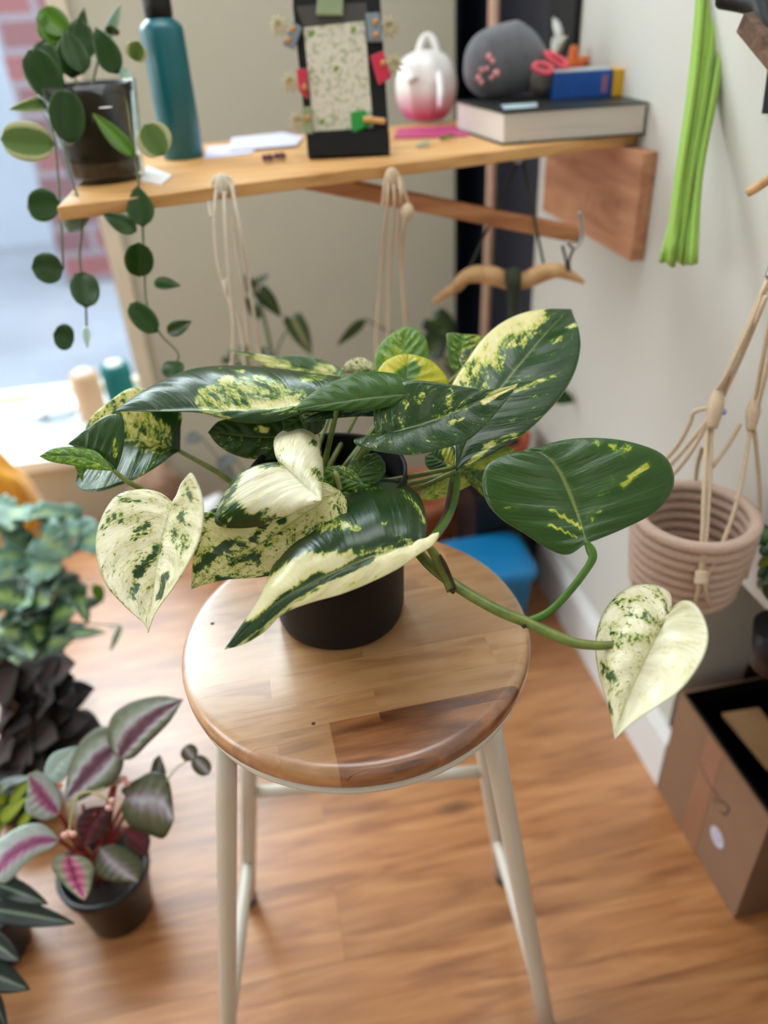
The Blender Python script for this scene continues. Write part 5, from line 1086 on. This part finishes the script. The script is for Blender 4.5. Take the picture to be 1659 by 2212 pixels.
# ============================================================ things behind the pothos
tl = thing('climbing_plant', 'slim upright climbing plant with small dark leaves, behind the pothos by the beige wall', 'potted plant', (.03, 1.38, 0))
pot(tl, (.03, 1.38, 0), .06, .08, .15, mat('white_glazed_pot', (206, 204, 200), .4))
M_dk = banded('deep_green_leaf', [(0, (70, 96, 44)), (.5, (46, 72, 36)), (1, (40, 62, 36))], .4, .25, 6, .3)
M_var = banded('cream_flecked_leaf', [(0, (176, 184, 140)), (.35, (84, 110, 66)), (.7, (50, 76, 46)), (1, (120, 140, 100))], .4, .2, 16, .8)
hub = Vector((.03, 1.38, .14)); dq = 1.42
obj('stem', tube(B(), [hub, P(600,900,1.48), P(590,790,1.44), P(572,700,dq), P(558,650,dq), P(548,598,dq)], .0042, seg=8), mat('grey_green_stem', (112, 126, 92), .5), tl, smooth=True)
for a, b, w_, m, shp in (((560,690),(530,640),26,M_dk,'ovate'),((562,630),(606,680),36,M_dk,'heart'),((545,625),(530,592),20,M_dk,'ovate'),((555,612),(578,592),18,M_dk,'ovate'),((632,690),(672,762),46,M_var,'heart'),((535,612),(542,640),16,M_dk,'ovate')):
    leaf3(tl, P(*a, dq), P(*b, dq-.02), w_/F*dq, m, shape=shp)
obj('stem', tube(B(), [P(588,800,1.45), P(605,740,1.43), P(634,692,dq)], .0018, seg=6), M_stemd, tl, smooth=True)
for i in range(22):
    px = 480+random.random()*130; py = 738+random.random()*52
    a = P(px, py, 1.42+random.uniform(-.04, .04)); b = P(px+random.uniform(-22, 22), py+random.uniform(5, 26), 1.4)
    leaf3(tl, a, b, random.uniform(.012, .02), M_var if i % 2 else M_dk); 
    if i % 3 == 0: stalk(tl, hub, a, .0012, M_stemd)
for a, b in (((505,985),(470,1010)),((430,940),(400,955)),((500,1040),(470,985))):
    leaf3(tl, P(*a, 1.5), P(*b, 1.48), .03, M_grl); stalk(tl, hub, P(*a, 1.5), .0016, M_stemd)
ch = thing('dark_leaved_plant', 'dark-leaved plant in a terracotta pot on the black crate by the navy door', 'potted plant', (.50, 1.42, .27))
crx = thing('black_crate', 'black plastic crate beneath the terracotta pot, against the right wall', 'crate', (.5, 1.42, 0))
bm = B(); box(bm, (.425, 1.35, .001), (.578, 1.36, .268)); box(bm, (.425, 1.49, .001), (.578, 1.50, .268)); box(bm, (.425, 1.36, .001), (.435, 1.49, .268)); box(bm, (.568, 1.36, .001), (.578, 1.49, .268)); box(bm, (.435, 1.36, .25), (.568, 1.49, .262)); obj('body', bm, M_blk, crx, bevel=.002)
bm = B(); box(bm, (.42, 1.345, .262), (.583, 1.505, .269)); obj('rim', bm, M_blk, crx, bevel=.002)
M_ter = mat('terracotta', (176, 84, 52), .8, var=.1, scale=20)
pot(ch, (.503, 1.425, .27), .046, .065, .105, M_ter)
hub = Vector((.503, 1.425, .36)); dq = 1.5
for a, b, w_, m, shp in (((790,690),(728,742),26,M_dk,'ovate'),((935,690),(985,735),66,M_dk,'heart'),((1190,850),(1240,866),42,M_hoya,'ovate'),((930,760),(960,700),60,M_dk,'heart'),((1000,810),(960,770),50,M_var,'ovate')):
    leaf3(ch, P(*a, dq), P(*b, dq-.02), w_/F*dq, m, shape=shp); stalk(ch, hub, P(*a, dq), .0025, mat('grey_stem', (120, 116, 100), .6), .05)
tb = thing('terracotta_pot', 'wide empty terracotta pot behind the stool, beyond the blue tub', 'pot', (.37, 1.61, 0))
obj('body', lathe(B(), (.37, 1.61, 0), [(.001, 0), (.07, 0), (.095, .12), (.101, .12), (.103, .15), (.094, .15), (.09, .12), (.067, .01), (.001, .01)], 40), mat('pale_terracotta', (196, 126, 88), .8, var=.08), tb, smooth=True)
bt2 = thing('blue_tub', 'bright blue plastic tub on the floor, just beyond the stool seat', 'tub', (.425, 1.265, 0))
bm = B(); 
def rrect(cx, cy, hx, hy, r_, z_, n=6):
    pts = []
    for q_, (sx_, sy_) in enumerate(((1, 1), (-1, 1), (-1, -1), (1, -1))):
        for k in range(n+1):
            a = PI/2*q_+PI/2*k/n; pts.append((cx+sx_*(hx-r_)+r_*math.cos(a), cy+sy_*(hy-r_)+r_*math.sin(a), z_))
    return pts
secs = [(.076, .066, .001), (.078, .068, .004), (.088, .076, .155), (.094, .082, .156), (.095, .083, .163), (.088, .076, .165), (.084, .072, .155), (.075, .065, .01)]
rg = [[bm.verts.new(p) for p in rrect(.425, 1.265, a, b, .03, z)] for a, b, z in secs]
for r0, r1 in zip(rg, rg[1:]):
    for k in range(len(r0)): bm.faces.new((r0[k], r0[(k+1) % len(r0)], r1[(k+1) % len(r0)], r1[k]))
bm.faces.new(rg[0][::-1]); bm.faces.new(rg[-1])
M_bl = mat('sky_blue_plastic', (24, 132, 196), .35, var=.04)
obj('body', bm, M_bl, bt2, smooth=True)
bm = B(); rg = [[bm.verts.new(p) for p in rrect(.425, 1.265, a, b, .03, z)] for a, b, z in ((.093, .081, .1655), (.095, .083, .170), (.085, .073, .176), (.07, .058, .1775))]
for r0, r1 in zip(rg, rg[1:]):
    for k in range(len(r0)): bm.faces.new((r0[k], r0[(k+1) % len(r0)], r1[(k+1) % len(r0)], r1[k]))
bm.faces.new(rg[0][::-1]); bm.faces.new(rg[-1])
obj('lid', bm, M_bl, bt2, smooth=True)
# ============================================================ window sill and the things below it
def spool(px, py, pt, wpx, m, mtop, lb):
    c = onz(px, py, SZ); d = dep(c); r_ = wpx/2/F*d; h_ = zat(c.x, c.y, pt)-SZ
    t = thing('thread_spool', lb, 'spool', c)
    obj('thread', lathe(B(), c, [(.001, .004), (r_*.96, .004), (r_, .02), (r_, h_-.02), (r_*.85, h_-.006), (.001, h_-.006)], 32), m, t, smooth=True)
    obj('core', lathe(B(), c, [(.001, .0005), (r_*.6, .0005), (r_*.6, .004), (r_*.55, h_), (.001, h_)], 24), mtop, t, smooth=True)
spool(207, 905, 800, 58, mat('tan_thread', (190, 156, 126), .9, var=.1, scale=200, stretch=(.1, .1, 4)), M_white, 'tan thread spool with white top on the window sill')
spool(268, 872, 782, 62, mat('teal_thread', (10, 96, 96), .9, var=.1, scale=200, stretch=(.1, .1, 4)), M_white, 'dark teal thread spool on the window sill, right of the tan one')
c = onz(120, 900, SZ); tag(obj('glass_dish', lathe(B(), c, [(.001, 0), (.06, 0), (.095, .035), (.092, .035), (.058, .004), (.001, .004)], 40), glassy('dish_glass', alpha=.2), smooth=True), 'shallow clear glass dish on the bright window sill', 'dish')
def sack(c, rx, ry, h_, m, name, lb, cat, seed=0, lean=0):
    bm = B(); bmesh.ops.create_uvsphere(bm, u_segments=36, v_segments=20, radius=1)
    for v in bm.verts:
        x, y, z = v.co; n_ = mnoise.noise(Vector((x*2+seed, y*2, z*2)))*.16; k = 1+n_
        zz = (z*.5+.5); v.co = Vector((c[0]+math.copysign(abs(x)**.8, x)*rx*k+lean*zz, c[1]+math.copysign(abs(y)**.8, y)*ry*k, c[2]+max(0, zz*h_*(1+n_*.5))+.001))
    return tag(obj(name, bm, m, smooth=True), lb, cat)
c = ony(5, 1115, 1.80); sack((c.x+.02, 1.74, 0), .10, .07, .34, mat('mustard_cloth', (226, 158, 44), .9, var=.1, scale=20, sheen=.3), 'cloth_sack', 'mustard yellow cloth sack below the window sill, at the left picture edge', 'sack', 1)
c = ony(340, 1070, 1.80); sack((c.x, 1.82, 0), .07, .06, .20, mat('brown_paper', (150, 118, 96), .85, var=.1, scale=12), 'paper_bag', 'crumpled brown paper bag by the wall, behind the left pothos leaves', 'bag', 4)
c = ony(465, 1075, 1.62); sack((c.x-.01, 1.64, 0), .062, .06, .19, mat('white_plastic_bag', (214, 212, 210), .5, var=.05, scale=12), 'plastic_bag', 'white plastic bag on the floor, right of the brown paper bag', 'bag', 8)
